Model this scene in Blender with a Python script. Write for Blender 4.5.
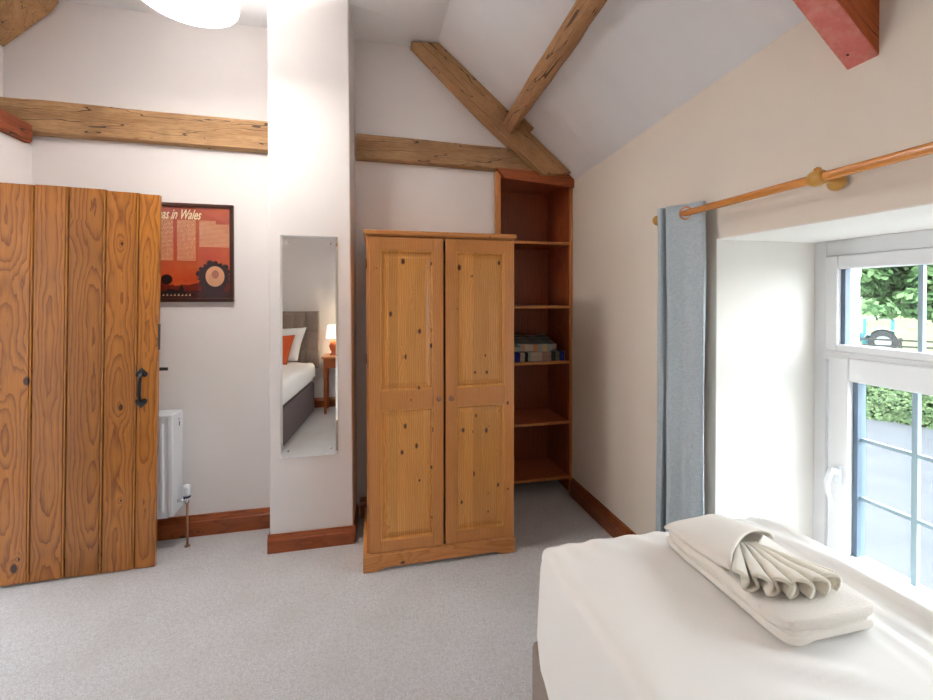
import bpy, bmesh, math, random
from mathutils import Vector, Matrix, noise
random.seed(7)
C = bpy.context.scene
COL = C.collection
R = math.radians
for o in list(bpy.data.objects): bpy.data.objects.remove(o)

# ------------------------------------------------------------------ camera
cam = bpy.data.cameras.new('camera'); co = bpy.data.objects.new('camera', cam); COL.objects.link(co)
F = 425.0
cam.sensor_width = 36; cam.lens = F * 36 / 933
PITCH = math.radians(0.5)
cam.shift_y = -(350 - 297 - F * math.tan(PITCH)) / 933
cam.clip_start = 0.02; cam.clip_end = 500
co.location = (0, 0, 1.45); co.rotation_euler = (R(90) - PITCH, 0, -math.atan(98 / F))
C.camera = co
# ------------------------------------------------------------------ world, sun, portals, exposure
w = bpy.data.worlds.new('world'); C.world = w; w.use_nodes = True
nt = w.node_tree; nt.nodes.clear()
wo = nt.nodes.new('ShaderNodeOutputWorld'); bg = nt.nodes.new('ShaderNodeBackground')
tc = nt.nodes.new('ShaderNodeTexCoord'); sp = nt.nodes.new('ShaderNodeSeparateXYZ'); rp = nt.nodes.new('ShaderNodeValToRGB')
nt.links.new(tc.outputs['Generated'], sp.inputs[0]); nt.links.new(sp.outputs['Z'], rp.inputs[0])
rp.color_ramp.elements[0].color = (0.93, 0.97, 1.0, 1); rp.color_ramp.elements[1].color = (0.78, 0.88, 1.0, 1)
nt.links.new(rp.outputs[0], bg.inputs[0]); bg.inputs[1].default_value = 9.0
nt.links.new(bg.outputs[0], wo.inputs[0])
sun = bpy.data.lights.new('sun', 'SUN'); sun.energy = 1.0; sun.angle = R(2); sun.color = (1, .95, .86)
so = bpy.data.objects.new('sun', sun); COL.objects.link(so); so.rotation_euler = (R(25), R(-38), 0)
def portal(loc, rot, sx, sy):
    l = bpy.data.lights.new('portal', 'AREA'); l.shape = 'RECTANGLE'; l.size = sx; l.size_y = sy; l.cycles.is_portal = True
    o = bpy.data.objects.new('portal', l); COL.objects.link(o); o.location = loc; o.rotation_euler = rot
portal((2.14, .83, .98), (0, R(90), 0), 1.45, 1.35)
portal((-3.42, 3.17, 1.35), (0, R(-90), 0), 1.8, 1.3)
C.view_settings.view_transform = 'Standard'; C.view_settings.look = 'None'
C.view_settings.gamma = 1; C.view_settings.use_curve_mapping = False
C.view_settings.exposure = 0.80
PENDANT = 25.0

# ------------------------------------------------------------------ node helpers
def srgb(*c):
    if max(c) > 1: c = [x / 255 for x in c]
    return tuple(x / 12.92 if x <= .04045 else ((x + .055) / 1.055) ** 2.4 for x in c) + (1,)
class NT:
    def __init__(s, name):
        s.mat = bpy.data.materials.new(name); s.mat.use_nodes = True; s.t = s.mat.node_tree; s.t.nodes.clear()
        s.out = s.t.nodes.new('ShaderNodeOutputMaterial'); s.b = s.t.nodes.new('ShaderNodeBsdfPrincipled')
        s.t.links.new(s.b.outputs[0], s.out.inputs[0])
        s._oc = None
    def new(s, t, **k):
        n = s.t.nodes.new(t)
        for a, b in k.items(): setattr(n, a, b)
        return n
    def put(s, sock, v):
        if isinstance(v, bpy.types.NodeSocket): s.t.links.new(v, sock)
        elif v is not None:
            sock.default_value = v
    def m(s, op, a, b=None, c=None):
        n = s.new('ShaderNodeMath', operation=op); s.put(n.inputs[0], a)
        if b is not None: s.put(n.inputs[1], b)
        if c is not None: s.put(n.inputs[2], c)
        return n.outputs[0]
    def oc(s):
        if not s._oc: s._oc = s.new('ShaderNodeTexCoord').outputs['Object']
        return s._oc
    def xyz(s, v=None):
        n = s.new('ShaderNodeSeparateXYZ'); s.put(n.inputs[0], v or s.oc()); return n.outputs[0], n.outputs[1], n.outputs[2]
    def comb(s, x, y, z):
        n = s.new('ShaderNodeCombineXYZ'); s.put(n.inputs[0], x); s.put(n.inputs[1], y); s.put(n.inputs[2], z); return n.outputs[0]
    def noise(s, v, scale, det=3, rough=.5):
        n = s.new('ShaderNodeTexNoise'); s.put(n.inputs['Vector'], v); n.inputs['Scale'].default_value = scale
        n.inputs['Detail'].default_value = det; n.inputs['Roughness'].default_value = rough; return n.outputs[0]
    def mix(s, f, a, b, mode='MIX'):
        n = s.new('ShaderNodeMix', data_type='RGBA', blend_type=mode)
        s.put(n.inputs[0], f); s.put(n.inputs[6], a); s.put(n.inputs[7], b); return n.outputs[2]
    def rng(s, v, a, b, c=0, d=1):
        n = s.new('ShaderNodeMapRange'); s.put(n.inputs[0], v)
        for i, q in enumerate((a, b, c, d)): n.inputs[i + 1].default_value = q
        return n.outputs[0]
    def bump(s, h, st=.3, d=.002):
        n = s.new('ShaderNodeBump'); s.put(n.inputs['Height'], h); n.inputs['Strength'].default_value = st; n.inputs['Distance'].default_value = d
        s.t.links.new(n.outputs[0], s.b.inputs['Normal'])
    def fin(s, col, rough=.5, **k):
        s.put(s.b.inputs['Base Color'], col); s.put(s.b.inputs['Roughness'], rough)
        for a, b in k.items(): s.put(s.b.inputs[a.replace('_', ' ')], b)
        return s.mat
def plain(name, col, rough=.5, var=.04, scale=8, bump=0, bs=60, **k):
    n = NT(name); f = n.noise(n.oc(), scale, 4)
    c = n.mix(n.rng(f, .3, .7), tuple(x * (1 - var) for x in col[:3]) + (1,), tuple(min(1, x * (1 + var)) for x in col[:3]) + (1,))
    if bump: n.bump(n.noise(n.oc(), bs, 4), bump, .002)
    return n.fin(c, rough, **k)
def emit(name, col, st):
    n = NT(name); return n.fin((.8, .8, .8, 1), .5, Emission_Color=col, Emission_Strength=st)

def wood(name, light, mid, dark, along='Z', across='X', pw=.15, spacing=.011, knots=.25, ksize=.012, rough=.35, depthvar=.05, tint=.18, seed=0., coat=.15, bump=.15, kvs=9.0, offs=0.0, straight=False):
    n = NT(name); x, y, z = n.xyz(); D = dict(X=x, Y=y, Z=z); L = D[along]; W = n.m('ADD', D[across], 10.0 + offs)
    T = D[[a for a in 'XYZ' if a not in (along, across)][0]]
    q = n.m('DIVIDE', W, pw); idx = n.m('FLOOR', q); fr = n.m('SUBTRACT', n.m('FRACT', q), .5)
    wn = n.new('ShaderNodeTexWhiteNoise', noise_dimensions='2D'); n.put(wn.inputs['Vector'], n.comb(idx, seed + 3.3, 0)); rnd = wn.outputs[0]
    sx, sy, sz = n.xyz(wn.outputs[1])
    Wl = n.m('ADD', n.m('MULTIPLY', fr, pw), n.m('MULTIPLY', n.m('SUBTRACT', sx, .5), pw * .7))
    Lo = n.m('ADD', L, n.m('MULTIPLY', rnd, 23.0))
    d1 = n.noise(n.comb(Lo, n.m('MULTIPLY', rnd, 9.0), seed), 1.5, 2)
    Tl = n.m('ADD', n.m('MULTIPLY', T, .6), n.m('MULTIPLY', n.m('SUBTRACT', d1, .36), depthvar * 3.2))
    warp = n.noise(n.comb(n.m('MULTIPLY', Wl, 12.0), n.m('MULTIPLY', Lo, 2.2), rnd), 1.6, 3)
    r = n.m('SQRT', n.m('ADD', n.m('MULTIPLY', Wl, Wl), n.m('MULTIPLY', Tl, Tl)))
    if straight: r = n.m('ADD', n.m('ADD', Wl, 5.0), n.m('MULTIPLY', Tl, .10))
    r = n.m('ADD', r, n.m('MULTIPLY', n.m('SUBTRACT', warp, .5), spacing * 2.6))
    # knots
    vo = n.new('ShaderNodeTexVoronoi', voronoi_dimensions='2D'); vo.inputs['Scale'].default_value = 1.0; vo.inputs['Randomness'].default_value = 1.0
    n.put(vo.inputs['Vector'], n.comb(n.m('MULTIPLY', W, kvs), n.m('MULTIPLY', Lo, kvs * .62), 0))
    vd = n.m('DIVIDE', vo.outputs['Distance'], kvs)
    kx, ky, kz = n.xyz(vo.outputs['Color']); on = n.m('LESS_THAN', kx, knots)
    ks = n.m('MULTIPLY', n.m('ADD', ky, .35), ksize)
    swirl = n.m('MULTIPLY', on, n.m('EXPONENT', n.m('MULTIPLY', n.m('DIVIDE', vd, ks), -.8)))
    r = n.m('SUBTRACT', r, n.m('MULTIPLY', swirl, spacing * 3.0))
    ph = n.m('FRACT', n.m('DIVIDE', r, spacing))
    line = n.rng(ph, .25, .95); line = n.m('POWER', line, 2.0)
    edge = n.rng(ph, .95, 1.0, 1, 0); line = n.m('MULTIPLY', line, edge)
    fine = n.noise(n.comb(n.m('MULTIPLY', W, 260.0), n.m('MULTIPLY', Lo, 7.0), n.m('MULTIPLY', T, 200.0)), 1.0, 2)
    big = n.noise(n.comb(n.m('MULTIPLY', W, 7.0), n.m('MULTIPLY', Lo, 2.0), T), 1.0, 3)
    c = n.mix(n.m('MULTIPLY', line, .75), light, mid)
    c = n.mix(n.m('MULTIPLY', n.rng(fine, .4, .75), .35), c, mid)
    c = n.mix(n.rng(big, .35, .75, 0, .3), c, mid)
    tn = n.rng(rnd, 0, 1, 1 - tint, 1 + tint * .6)
    hs = n.new('ShaderNodeHueSaturation'); n.put(hs.inputs['Color'], c); n.put(hs.inputs['Value'], tn); c = hs.outputs[0]
    kn = n.m('MULTIPLY', on, n.m('SUBTRACT', 1.0, n.rng(n.m('DIVIDE', vd, ks), .35, .6)))
    c = n.mix(kn, c, dark)
    n.bump(n.m('SUBTRACT', fine, line), bump, .0006)
    return n.fin(c, rough, Coat_Weight=coat, Coat_Roughness=.25)

def oldwood(name, c0, c1, c2, along='X', rough=.75, rot=0):
    n = NT(name)
    if rot:
        vr = n.new('ShaderNodeVectorRotate', rotation_type='Y_AXIS'); n.put(vr.inputs['Vector'], n.oc()); vr.inputs['Angle'].default_value = rot; x, y, z = n.xyz(vr.outputs[0])
    else: x, y, z = n.xyz()
    D = dict(X=x, Y=y, Z=z); v = []
    for a in 'XYZ': v.append(n.m('MULTIPLY', D[a], 1.0 if a == along else 9.0))
    st = n.comb(*v)
    a = n.noise(st, 2.2, 5, .6); b = n.noise(st, 16.0, 3, .6); g = n.noise(n.oc(), 3.5, 4, .6)
    c = n.mix(n.rng(a, .3, .7), c0, c1); c = n.mix(n.rng(b, .45, .8, 0, .65), c, c2)
    c = n.mix(n.rng(g, .5, .75, 0, .55), c, c2)
    w1 = n.noise(st, 1.6, 2); crack = n.m('LESS_THAN', n.m('ABSOLUTE', n.m('SUBTRACT', w1, .52)), .006); g2 = n.noise(st, 5.0, 5, .7); crack = n.m('MAXIMUM', crack, n.m('MULTIPLY', n.rng(g2, .60, .72), .55))
    vo = n.new('ShaderNodeTexVoronoi'); n.put(vo.inputs['Vector'], n.oc()); vo.inputs['Scale'].default_value = 11
    kx, ky, kz = n.xyz(vo.outputs['Color'])
    hole = n.m('MULTIPLY', n.m('LESS_THAN', kx, .22), n.m('LESS_THAN', vo.outputs['Distance'], .07))
    dk = n.m('MAXIMUM', crack, hole)
    c = n.mix(n.m('MULTIPLY', dk, .85), c, srgb(45, 28, 18))
    n.bump(n.m('SUBTRACT', n.m('ADD', b, a), dk), .6, .006)
    return n.fin(c, rough)

# ------------------------------------------------------------------ mesh builder
class MB:
    def __init__(s): s.v = []; s.f = []
    def add(s, vs, fs):
        k = len(s.v); s.v += [Vector(p) for p in vs]; s.f += [tuple(i + k for i in f) for f in fs]; return s
    def box(s, x0, x1, y0, y1, z0, z1):
        return s.add([(x, y, z) for x in (x0, x1) for y in (y0, y1) for z in (z0, z1)],
                     [(0, 1, 3, 2), (4, 6, 7, 5), (0, 4, 5, 1), (2, 3, 7, 6), (0, 2, 6, 4), (1, 5, 7, 3)])
    def hexa(s, b, t):   # 4 bottom, 4 top points in order
        return s.add(list(b) + list(t), [(3, 2, 1, 0), (4, 5, 6, 7), (0, 1, 5, 4), (1, 2, 6, 5), (2, 3, 7, 6), (3, 0, 4, 7)])
    def prism(s, pts, d):
        n = len(pts); d = Vector(d); vs = [Vector(p) for p in pts]; vs += [p + d for p in vs]
        return s.add(vs, [tuple(range(n - 1, -1, -1)), tuple(range(n, 2 * n))] + [(i, (i + 1) % n, n + (i + 1) % n, n + i) for i in range(n)])
    def lathe(s, prof, c, axis='Z', n=24, cap=True):
        A = dict(X=Vector((1, 0, 0)), Y=Vector((0, 1, 0)), Z=Vector((0, 0, 1))).get(axis) if isinstance(axis, str) else Vector(axis).normalized()
        u = A.orthogonal().normalized(); v = A.cross(u); c = Vector(c); vs = []; fs = []
        for r, h in prof:
            for i in range(n):
                a = 2 * math.pi * i / n; vs.append(c + A * h + (u * math.cos(a) + v * math.sin(a)) * r)
        for j in range(len(prof) - 1):
            for i in range(n): k = (i + 1) % n; fs.append((j * n + i, j * n + k, (j + 1) * n + k, (j + 1) * n + i))
        if cap:
            fs.append(tuple(range(n - 1, -1, -1))); fs.append(tuple((len(prof) - 1) * n + i for i in range(n)))
        return s.add(vs, fs)
    def tube(s, path, r, n=10):
        P = [Vector(p) for p in path]; vs = []; fs = []; u = None
        for i, p in enumerate(P):
            t = (P[min(i + 1, len(P) - 1)] - P[max(i - 1, 0)]).normalized()
            u = (t.orthogonal() if u is None else (u - t * u.dot(t))).normalized(); v = t.cross(u)
            rr = r[i] if isinstance(r, (list, tuple)) else r
            for k in range(n): a = 2 * math.pi * k / n; vs.append(p + (u * math.cos(a) + v * math.sin(a)) * rr)
        for j in range(len(P) - 1):
            for k in range(n): q = (k + 1) % n; fs.append((j * n + k, j * n + q, (j + 1) * n + q, (j + 1) * n + k))
        fs += [tuple(range(n - 1, -1, -1)), tuple((len(P) - 1) * n + k for k in range(n))]
        return s.add(vs, fs)
    def grid(s, fn, nu, nv, thick=0):
        vs = [fn(i / nu, j / nv) for i in range(nu + 1) for j in range(nv + 1)]
        fs = [(i * (nv + 1) + j, (i + 1) * (nv + 1) + j, (i + 1) * (nv + 1) + j + 1, i * (nv + 1) + j + 1) for i in range(nu) for j in range(nv)]
        return s.add(vs, fs)
    def torus(s, c, axis, Rr, r, n=24, m=10, sx=1):
        A = Vector(axis).normalized(); u = A.orthogonal().normalized(); v = A.cross(u); c = Vector(c); vs = []; fs = []
        for i in range(n):
            a = 2 * math.pi * i / n; d = u * math.cos(a) + v * math.sin(a)
            for j in range(m): b = 2 * math.pi * j / m; vs.append(c + d * (Rr + r * math.cos(b)) + A * r * math.sin(b) * sx)
        for i in range(n):
            for j in range(m): fs.append((i * m + j, ((i + 1) % n) * m + j, ((i + 1) % n) * m + (j + 1) % m, i * m + (j + 1) % m))
        return s.add(vs, fs)
    def build(s, name, mat, parent=None, bevel=0, seg=2, smooth=False, solid=0, subsurf=0, loc=None):
        off = Vector((0, 0, 0))
        if parent is not None:
            p = parent
            while p is not None: off = off + p.location; p = p.parent
        elif loc is not None: off = Vector(loc)
        me = bpy.data.meshes.new(name); me.from_pydata([v - off for v in s.v], [], s.f)
        bm = bmesh.new(); bm.from_mesh(me); bmesh.ops.recalc_face_normals(bm, faces=bm.faces); bm.to_mesh(me); bm.free()
        o = bpy.data.objects.new(name, me); COL.objects.link(o)
        if mat: me.materials.append(mat)
        if parent is not None: o.parent = parent
        elif loc is not None: o.location = loc
        if solid: md = o.modifiers.new('solid', 'SOLIDIFY'); md.thickness = solid; md.offset = 0
        if bevel:
            md = o.modifiers.new('bevel', 'BEVEL'); md.width = bevel; md.segments = seg; md.limit_method = 'ANGLE'; md.angle_limit = R(35)
        if subsurf: md = o.modifiers.new('sub', 'SUBSURF'); md.levels = subsurf; md.render_levels = subsurf
        if smooth or bevel:
            for f in me.polygons: f.use_smooth = True
            if not smooth:
                try: me.set_sharp_from_angle(angle=R(40))
                except Exception: pass
        return o
def thing(name, label, cat, loc=(0, 0, 0), group=None):
    o = bpy.data.objects.new(name, None); COL.objects.link(o); o.location = loc; o.empty_display_size = .1
    return tag(o, label, cat, group)
def tag(o, label, cat, group=None):
    o['label'] = label; o['category'] = cat
    if group: o['group'] = group
    return o
def struct(o, label=None):
    o['kind'] = 'structure'
    if label: o['label'] = label
    return o
def px(x, y, **k):   # ray of a photograph pixel cut with a plane, used for measuring
    u = (x - 466) / F; s_, c_ = .2247, .9744
    d = Vector((s_ + u * c_, c_ - u * s_, (297 - y) / F))
    if 'Y' in k: t = k['Y'] / d.y
    elif 'X' in k: t = k['X'] / d.x
    else: t = (k['Z'] - 1.45) / d.z
    return Vector((0, 0, 1.45)) + d * t

# ------------------------------------------------------------------ materials
M = {}
M['wall'] = plain('white_plaster', srgb(237, 232, 231), .9, .012, 3, .12, 22)
M['cream'] = plain('cream_plaster', srgb(236, 225, 212), .9, .015, 3, .15, 18)
M['ceil'] = plain('ceiling_paint', srgb(242, 242, 245), .9, .01, 3, .08, 18)
M['reveal'] = plain('reveal_plaster', srgb(244, 240, 234), .85, .01, 4, .12, 25)
M['upvc'] = plain('white_upvc', srgb(232, 232, 234), .3, .01)
M['ext'] = plain('whitewashed_stone', srgb(235, 235, 235), .9, .05, 8, .8, 14)
M['gasket'] = plain('grey_gasket', srgb(98, 116, 134), .5)
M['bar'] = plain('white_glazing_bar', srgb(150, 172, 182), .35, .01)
M['skirt'] = wood('stained_skirting', srgb(170, 88, 38), srgb(120, 52, 20), srgb(60, 24, 12), 'X', 'Z', .3, .018, .3, .016, .3, .05, .1)
M['skirty'] = wood('stained_skirting_side', srgb(150, 80, 38), srgb(104, 50, 22), srgb(60, 24, 12), 'Y', 'Z', .3, .018, .3, .016, .3, .05, .1)
M['door'] = wood('waxed_pine_door', srgb(188, 120, 46), srgb(104, 54, 17), srgb(62, 30, 14), 'Z', 'X', .151, .017, .30, .024, .32, .075, .22, 2.1, .25, kvs=5, offs=.081)
M['pine'] = wood('honey_pine', srgb(224, 160, 82), srgb(184, 112, 46), srgb(74, 36, 20), 'Z', 'X', .046, .012, .42, .015, .33, .03, .13, 1.3, .25, kvs=13, straight=True)
M['pineframe'] = wood('honey_pine_frame', srgb(212, 146, 80), srgb(176, 104, 46), srgb(80, 42, 22), 'Z', 'X', .2, .009, .14, .012, .33, .04, .05, 4.3, .25, kvs=11, straight=True)
M['pineh'] = wood('honey_pine_plinth', srgb(212, 146, 80), srgb(176, 104, 46), srgb(80, 42, 22), 'X', 'Z', .2, .009, .35, .016, .33, .04, .05, 6.3, .25, kvs=9)
M['caseedge'] = wood('bookcase_pine_edge', srgb(202, 136, 74), srgb(170, 100, 48), srgb(80, 42, 22), 'Z', 'X', .2, .01, .0, .008, .35, .04, .05, 8.3)
M['case'] = wood('mahogany_bookcase', srgb(160, 82, 42), srgb(122, 56, 28), srgb(50, 22, 12), 'Z', 'X', .5, .02, .1, .01, .35, .08, .05, 5.1)
M['shelf'] = wood('mahogany_shelf', srgb(186, 104, 54), srgb(146, 72, 34), srgb(50, 22, 12), 'X', 'Y', .5, .02, .1, .01, .3, .08, .05, 5.7)
M['beamx'] = oldwood('old_tie_beam', srgb(184, 148, 106), srgb(154, 114, 76), srgb(112, 76, 46), 'X')
M['rafter'] = oldwood('old_rafter', srgb(176, 136, 90), srgb(154, 112, 70), srgb(122, 86, 52), 'X')
M['purlin'] = oldwood('old_purlin', srgb(186, 142, 100), srgb(158, 112, 72), srgb(120, 82, 50), 'Y')
M['redbeam'] = oldwood('red_brown_beam', srgb(160, 84, 40), srgb(128, 58, 26), srgb(84, 36, 18), 'Y')
M['rod'] = wood('orange_curtain_pole', srgb(216, 142, 66), srgb(198, 122, 52), srgb(120, 60, 20), 'Y', 'Z', .5, .006, 0, .01, .25, .03, .02, 3, .4, straight=True)
M['brass'] = plain('varnished_wood_bracket', srgb(204, 152, 70), .3, .08, 30)
M['eyelet'] = plain('copper_eyelet', srgb(200, 150, 120), .25, Metallic=.9)
M['black'] = plain('black_iron', srgb(28, 29, 32), .4, .1, 40, .3, 80)
M['white'] = plain('white_enamel', srgb(232, 236, 242), .3, .01)
M['chrome'] = plain('chrome', srgb(200, 200, 205), .15, Metallic=1.0)
M['copper'] = plain('copper_pipe', srgb(170, 130, 110), .35, Metallic=.8)
M['shade'] = plain('lampshade_fabric', srgb(240, 236, 228), .8, Emission_Color=(1, .93, .82, 1), Emission_Strength=.35)
def shade_mat():
    n = NT('translucent_shade'); a = n.new('ShaderNodeBsdfDiffuse'); b_ = n.new('ShaderNodeBsdfTranslucent'); mx = n.new('ShaderNodeMixShader')
    f = n.noise(n.oc(), 300, 2); c_ = n.mix(f, (.86, .84, .80, 1), (.92, .90, .87, 1))
    n.t.links.new(c_, a.inputs[0]); n.t.links.new(c_, b_.inputs[0]); mx.inputs[0].default_value = .28
    n.t.links.new(a.outputs[0], mx.inputs[1]); n.t.links.new(b_.outputs[0], mx.inputs[2]); n.t.links.new(mx.outputs[0], n.out.inputs[0]); return n.mat
M['shade'] = shade_mat()
M['diff'] = emit('lamp_diffuser', (1, .95, .88, 1), PENDANT)
M['bulb'] = emit('bulb_glow', (1, .95, .90, 1), 680)
M['bshade'] = emit('bedside_shade', (1, .80, .52, 1), 1.6)
M['taupe'] = plain('taupe_upholstery', srgb(138, 120, 108), .85, .08, 40, .3, 300, Sheen_Weight=.3)
M['orangecloth'] = plain('orange_cushion_cloth', srgb(200, 82, 30), .8, .08, 40)
M['orangeglaze'] = plain('orange_glaze', srgb(190, 90, 40), .3, .1, 10)

def fabric(name, col, scale=700, var=.05, bump=.2, rough=.85, big=.0, bscale=40, sheen=.2):
    n = NT(name); a = n.noise(n.oc(), scale, 2); b = n.noise(n.oc(), bscale, 4)
    lo = tuple(x * (1 - var) for x in col[:3]) + (1,); hi = tuple(min(1, x * (1 + var)) for x in col[:3]) + (1,)
    n.bump(n.m('ADD', a, n.m('MULTIPLY', b, 1.0 + big)), bump, .002 + big * .0015)
    return n.fin(n.mix(n.rng(a, .3, .7), lo, hi), rough, Sheen_Weight=sheen)
M['sheet'] = fabric('white_cotton_sheet', srgb(246, 243, 239), 500, .01, .05, .75, 0, 30)
M['towel'] = fabric('cream_terry_towel', srgb(250, 242, 232), 900, .04, .5, .95, 1.5, 260, .5)
M['towel2'] = fabric('ivory_flannel', srgb(250, 242, 226), 900, .04, .5, .95, 1.5, 260, .5)
def curtain_mat():
    n = NT('grey_blue_linen'); x, y, z = n.xyz()
    a = n.noise(n.comb(n.m('MULTIPLY', x, 60.0), n.m('MULTIPLY', y, 60.0), n.m('MULTIPLY', z, 900.0)), 1, 2)
    b = n.noise(n.comb(n.m('MULTIPLY', x, 900.0), n.m('MULTIPLY', y, 900.0), n.m('MULTIPLY', z, 60.0)), 1, 2)
    f = n.m('MULTIPLY', n.m('ADD', a, b), .5)
    n.bump(f, .3, .001)
    return n.fin(n.mix(n.rng(f, .35, .65), srgb(156, 172, 184), srgb(204, 214, 220)), .9, Sheen_Weight=.3)
M['curtain'] = curtain_mat()
def carpet_mat():
    n = NT('beige_twist_carpet')
    a = n.noise(n.oc(), 150, 3, .75); b = n.noise(n.oc(), 4, 5, .6); c = n.noise(n.oc(), 55, 3, .7)
    col = n.mix(n.rng(a, .3, .7), srgb(203, 201, 205), srgb(254, 253, 255))
    col = n.mix(n.rng(b, .42, .72, 0, .5), col, srgb(214, 209, 207))
    col = n.mix(n.rng(c, .45, .7, 0, .4), col, srgb(190, 182, 178))
    n.bump(n.m('ADD', a, n.m('MULTIPLY', c, 1.2)), .9, .012)
    return n.fin(col, 1.0, Sheen_Weight=.3)
M['carpet'] = carpet_mat()
def mirror_mat():
    n = NT('silvered_mirror'); return n.fin((.93, .94, .93, 1), .01, Metallic=1.0)
M['mirror'] = mirror_mat()
def glass_mat(name='window_glass', f=.10):
    n = NT(name); t = n.new('ShaderNodeBsdfTransparent'); g = n.new('ShaderNodeBsdfGlossy'); g.inputs['Roughness'].default_value = .01
    mx = n.new('ShaderNodeMixShader'); lw = n.new('ShaderNodeLayerWeight'); lw.inputs[0].default_value = .5
    fr = n.m('ADD', .025, n.m('MULTIPLY', n.m('POWER', lw.outputs['Facing'], 5.0), .95)); n.t.links.new(fr, mx.inputs[0]); n.t.links.new(t.outputs[0], mx.inputs[1]); n.t.links.new(g.outputs[0], mx.inputs[2])
    t.inputs[0].default_value = (.97, .985, .98, 1)
    n.t.links.new(mx.outputs[0], n.out.inputs[0]); return n.mat
M['glass'] = glass_mat()

# ================================================================== ROOM SHELL
XL, XR, YB, YF, ZC = -1.84, 1.45, 2.88, -.72, 3.13
struct(MB().box(-3.3, 1.6, -.9, 4.1, -.12, 0).build('floor', M['carpet']))
b = MB(); b.box(-2.1, .868, YB, 3.24, 0, 3.4); b.box(.868, 1.6, YB, 3.24, 2.325, 3.4); b.box(.6, 1.6, 3.24, 3.4, 0, 3.4)
struct(b.build('wall_back', M['wall']))
b = MB(); b.box(XR, 2.12, 1.535, 3.4, -2.6, 2.9); b.box(XR, 2.12, -.9, .125, -2.6, 2.9)
b.box(XR, 2.12, .125, 1.535, 1.70, 2.9); b.box(XR, 2.12, .125, 1.535, -2.6, .24)
struct(b.build('wall_right', M['cream']))
# plaster lining of the deep reveal
b = MB(); b.box(XR + .001, 1.985, 1.531, 1.537, .24, 1.70); b.box(XR + .001, 1.985, .123, .129, .24, 1.70)
b.box(XR + .001, 1.985, .129, 1.531, 1.696, 1.702); b.box(XR + .001, 1.985, .129, 1.531, .238, .25)
struct(b.build('wall_reveal', M['reveal']))
b = MB()
random.seed(3)
for z0 in [x * .1 + .24 for x in range(15)]:
    e = 1.445 + random.uniform(-.006, .006); b.box(2.045, 2.13, e, 1.54, z0, z0 + .1)
b.box(2.045, 2.13, .12, .21, .24, 1.7); b.box(2.045, 2.13, .12, 1.54, 1.60, 1.72)
struct(b.build('trim_1', M['ext']))
b = MB(); b.box(-2.1, 1.6, -.9, YF, 0, 3.4); struct(b.build('wall_front', M['wall']))
b = MB(); b.box(-1.97, XL, -.9, 1.84, 0, 2.30); b.box(-1.97, XL, 2.60, 2.88, 0, 2.30); b.box(-1.97, XL, 1.84, 2.60, 2.02, 2.30)
b.box(-2.1, -1.97, -.9, 1.84, 0, 3.4); b.box(-2.1, -1.97, 2.60, 2.9, 0, 3.4); b.box(-2.1, -1.97, 1.84, 2.60, 2.02, 3.4)
struct(b.build('wall_left', M['wall']))
# ceilings
def eave(y): return 2.29 + .062 * max(0, min(1.9, 2.88 - y))
b = MB()
def flatc(u, v):
    x = -1.75 + u * 2.202; y = -.9 + v * 4.2
    return Vector((x, y, ZC + .055 * max(0, min(1, (.2 - x) / .3)) * max(0, min(1, (2.88 - y) / .26)) * max(0, min(1, (x + 1.75) / .2))))
b.grid(flatc, 60, 80)
N_ = 8
def sl(u, v):
    y = -.9 + u * 4.2; return Vector((.452 + v * (1.55 - .452), y, ZC + v * ((eave(y) - ZC) * (1.55 - .452) / (1.45 - .452))))
b.grid(sl, 16, 1)
b.add([(-1.75, -.9, ZC), (-1.75, 3.3, ZC), (-2.15, 3.3, ZC - .37), (-2.15, -.9, ZC - .37)], [(0, 1, 2, 3)])
struct(b.build('ceiling', M['ceil']))
b = MB(); b.box(-2.3, 2.2, -1.0, 3.5, 3.42, 3.5); b.prism([(-2.3, -1, 3.45), (-2.3, -1, 3.0), (-2.2, -1, 3.0), (-2.2, -1, 3.45)], (0, 4.5, 0)); struct(b.build('ceiling_outer', M['ceil']))
# chimney pier (wall that juts into the room)
b = MB(); b.hexa([(-.548, 2.588, 0), (-.090, 2.585, 0), (-.078, 2.9, 0), (-.548, 2.9, 0)], [(-.552, 2.59, 3.2), (-.112, 2.585, 3.2), (-.085, 2.9, 3.2), (-.552, 2.9, 3.2)])
struct(b.build('wall_pier', M['wall'], bevel=.006))
# landing beyond the door
b = MB(); b.box(-3.4, -3.3, .9, 2.52, 0, 2.4); b.box(-3.4, -3.3, 3.82, 4.2, 0, 2.4); b.box(-3.4, -3.3, 2.52, 3.82, 0, .45); b.box(-3.4, -3.3, 2.52, 3.82, 2.25, 2.4)
b.box(-3.4, -1.97, 4.1, 4.2, 0, 2.4); b.box(-3.4, -1.97, .8, .9, 0, 2.4); b.box(-2.1, -1.97, 2.9, 4.2, 0, 2.4)
struct(b.build('wall_landing', M['wall']))
struct(MB().box(-3.4, -1.97, .8, 4.2, 2.4, 2.5).build('ceiling_landing', M['ceil']))
b = MB()
for (x0, x1, z0, z1) in ((2.52, 2.58, .45, 2.25), (3.76, 3.82, .45, 2.25), (2.58, 3.76, .45, .51), (2.58, 3.76, 2.19, 2.25)): b.box(-3.38, -3.32, x0, x1, z0, z1)
win2 = struct(b.build('window_unseen', M['upvc'])); MB().box(-3.352, -3.348, 2.58, 3.76, .51, 2.19).build('pane', M['glass'], win2)  # unseen landing window, added and enlarged for daylight through the doorway

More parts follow.
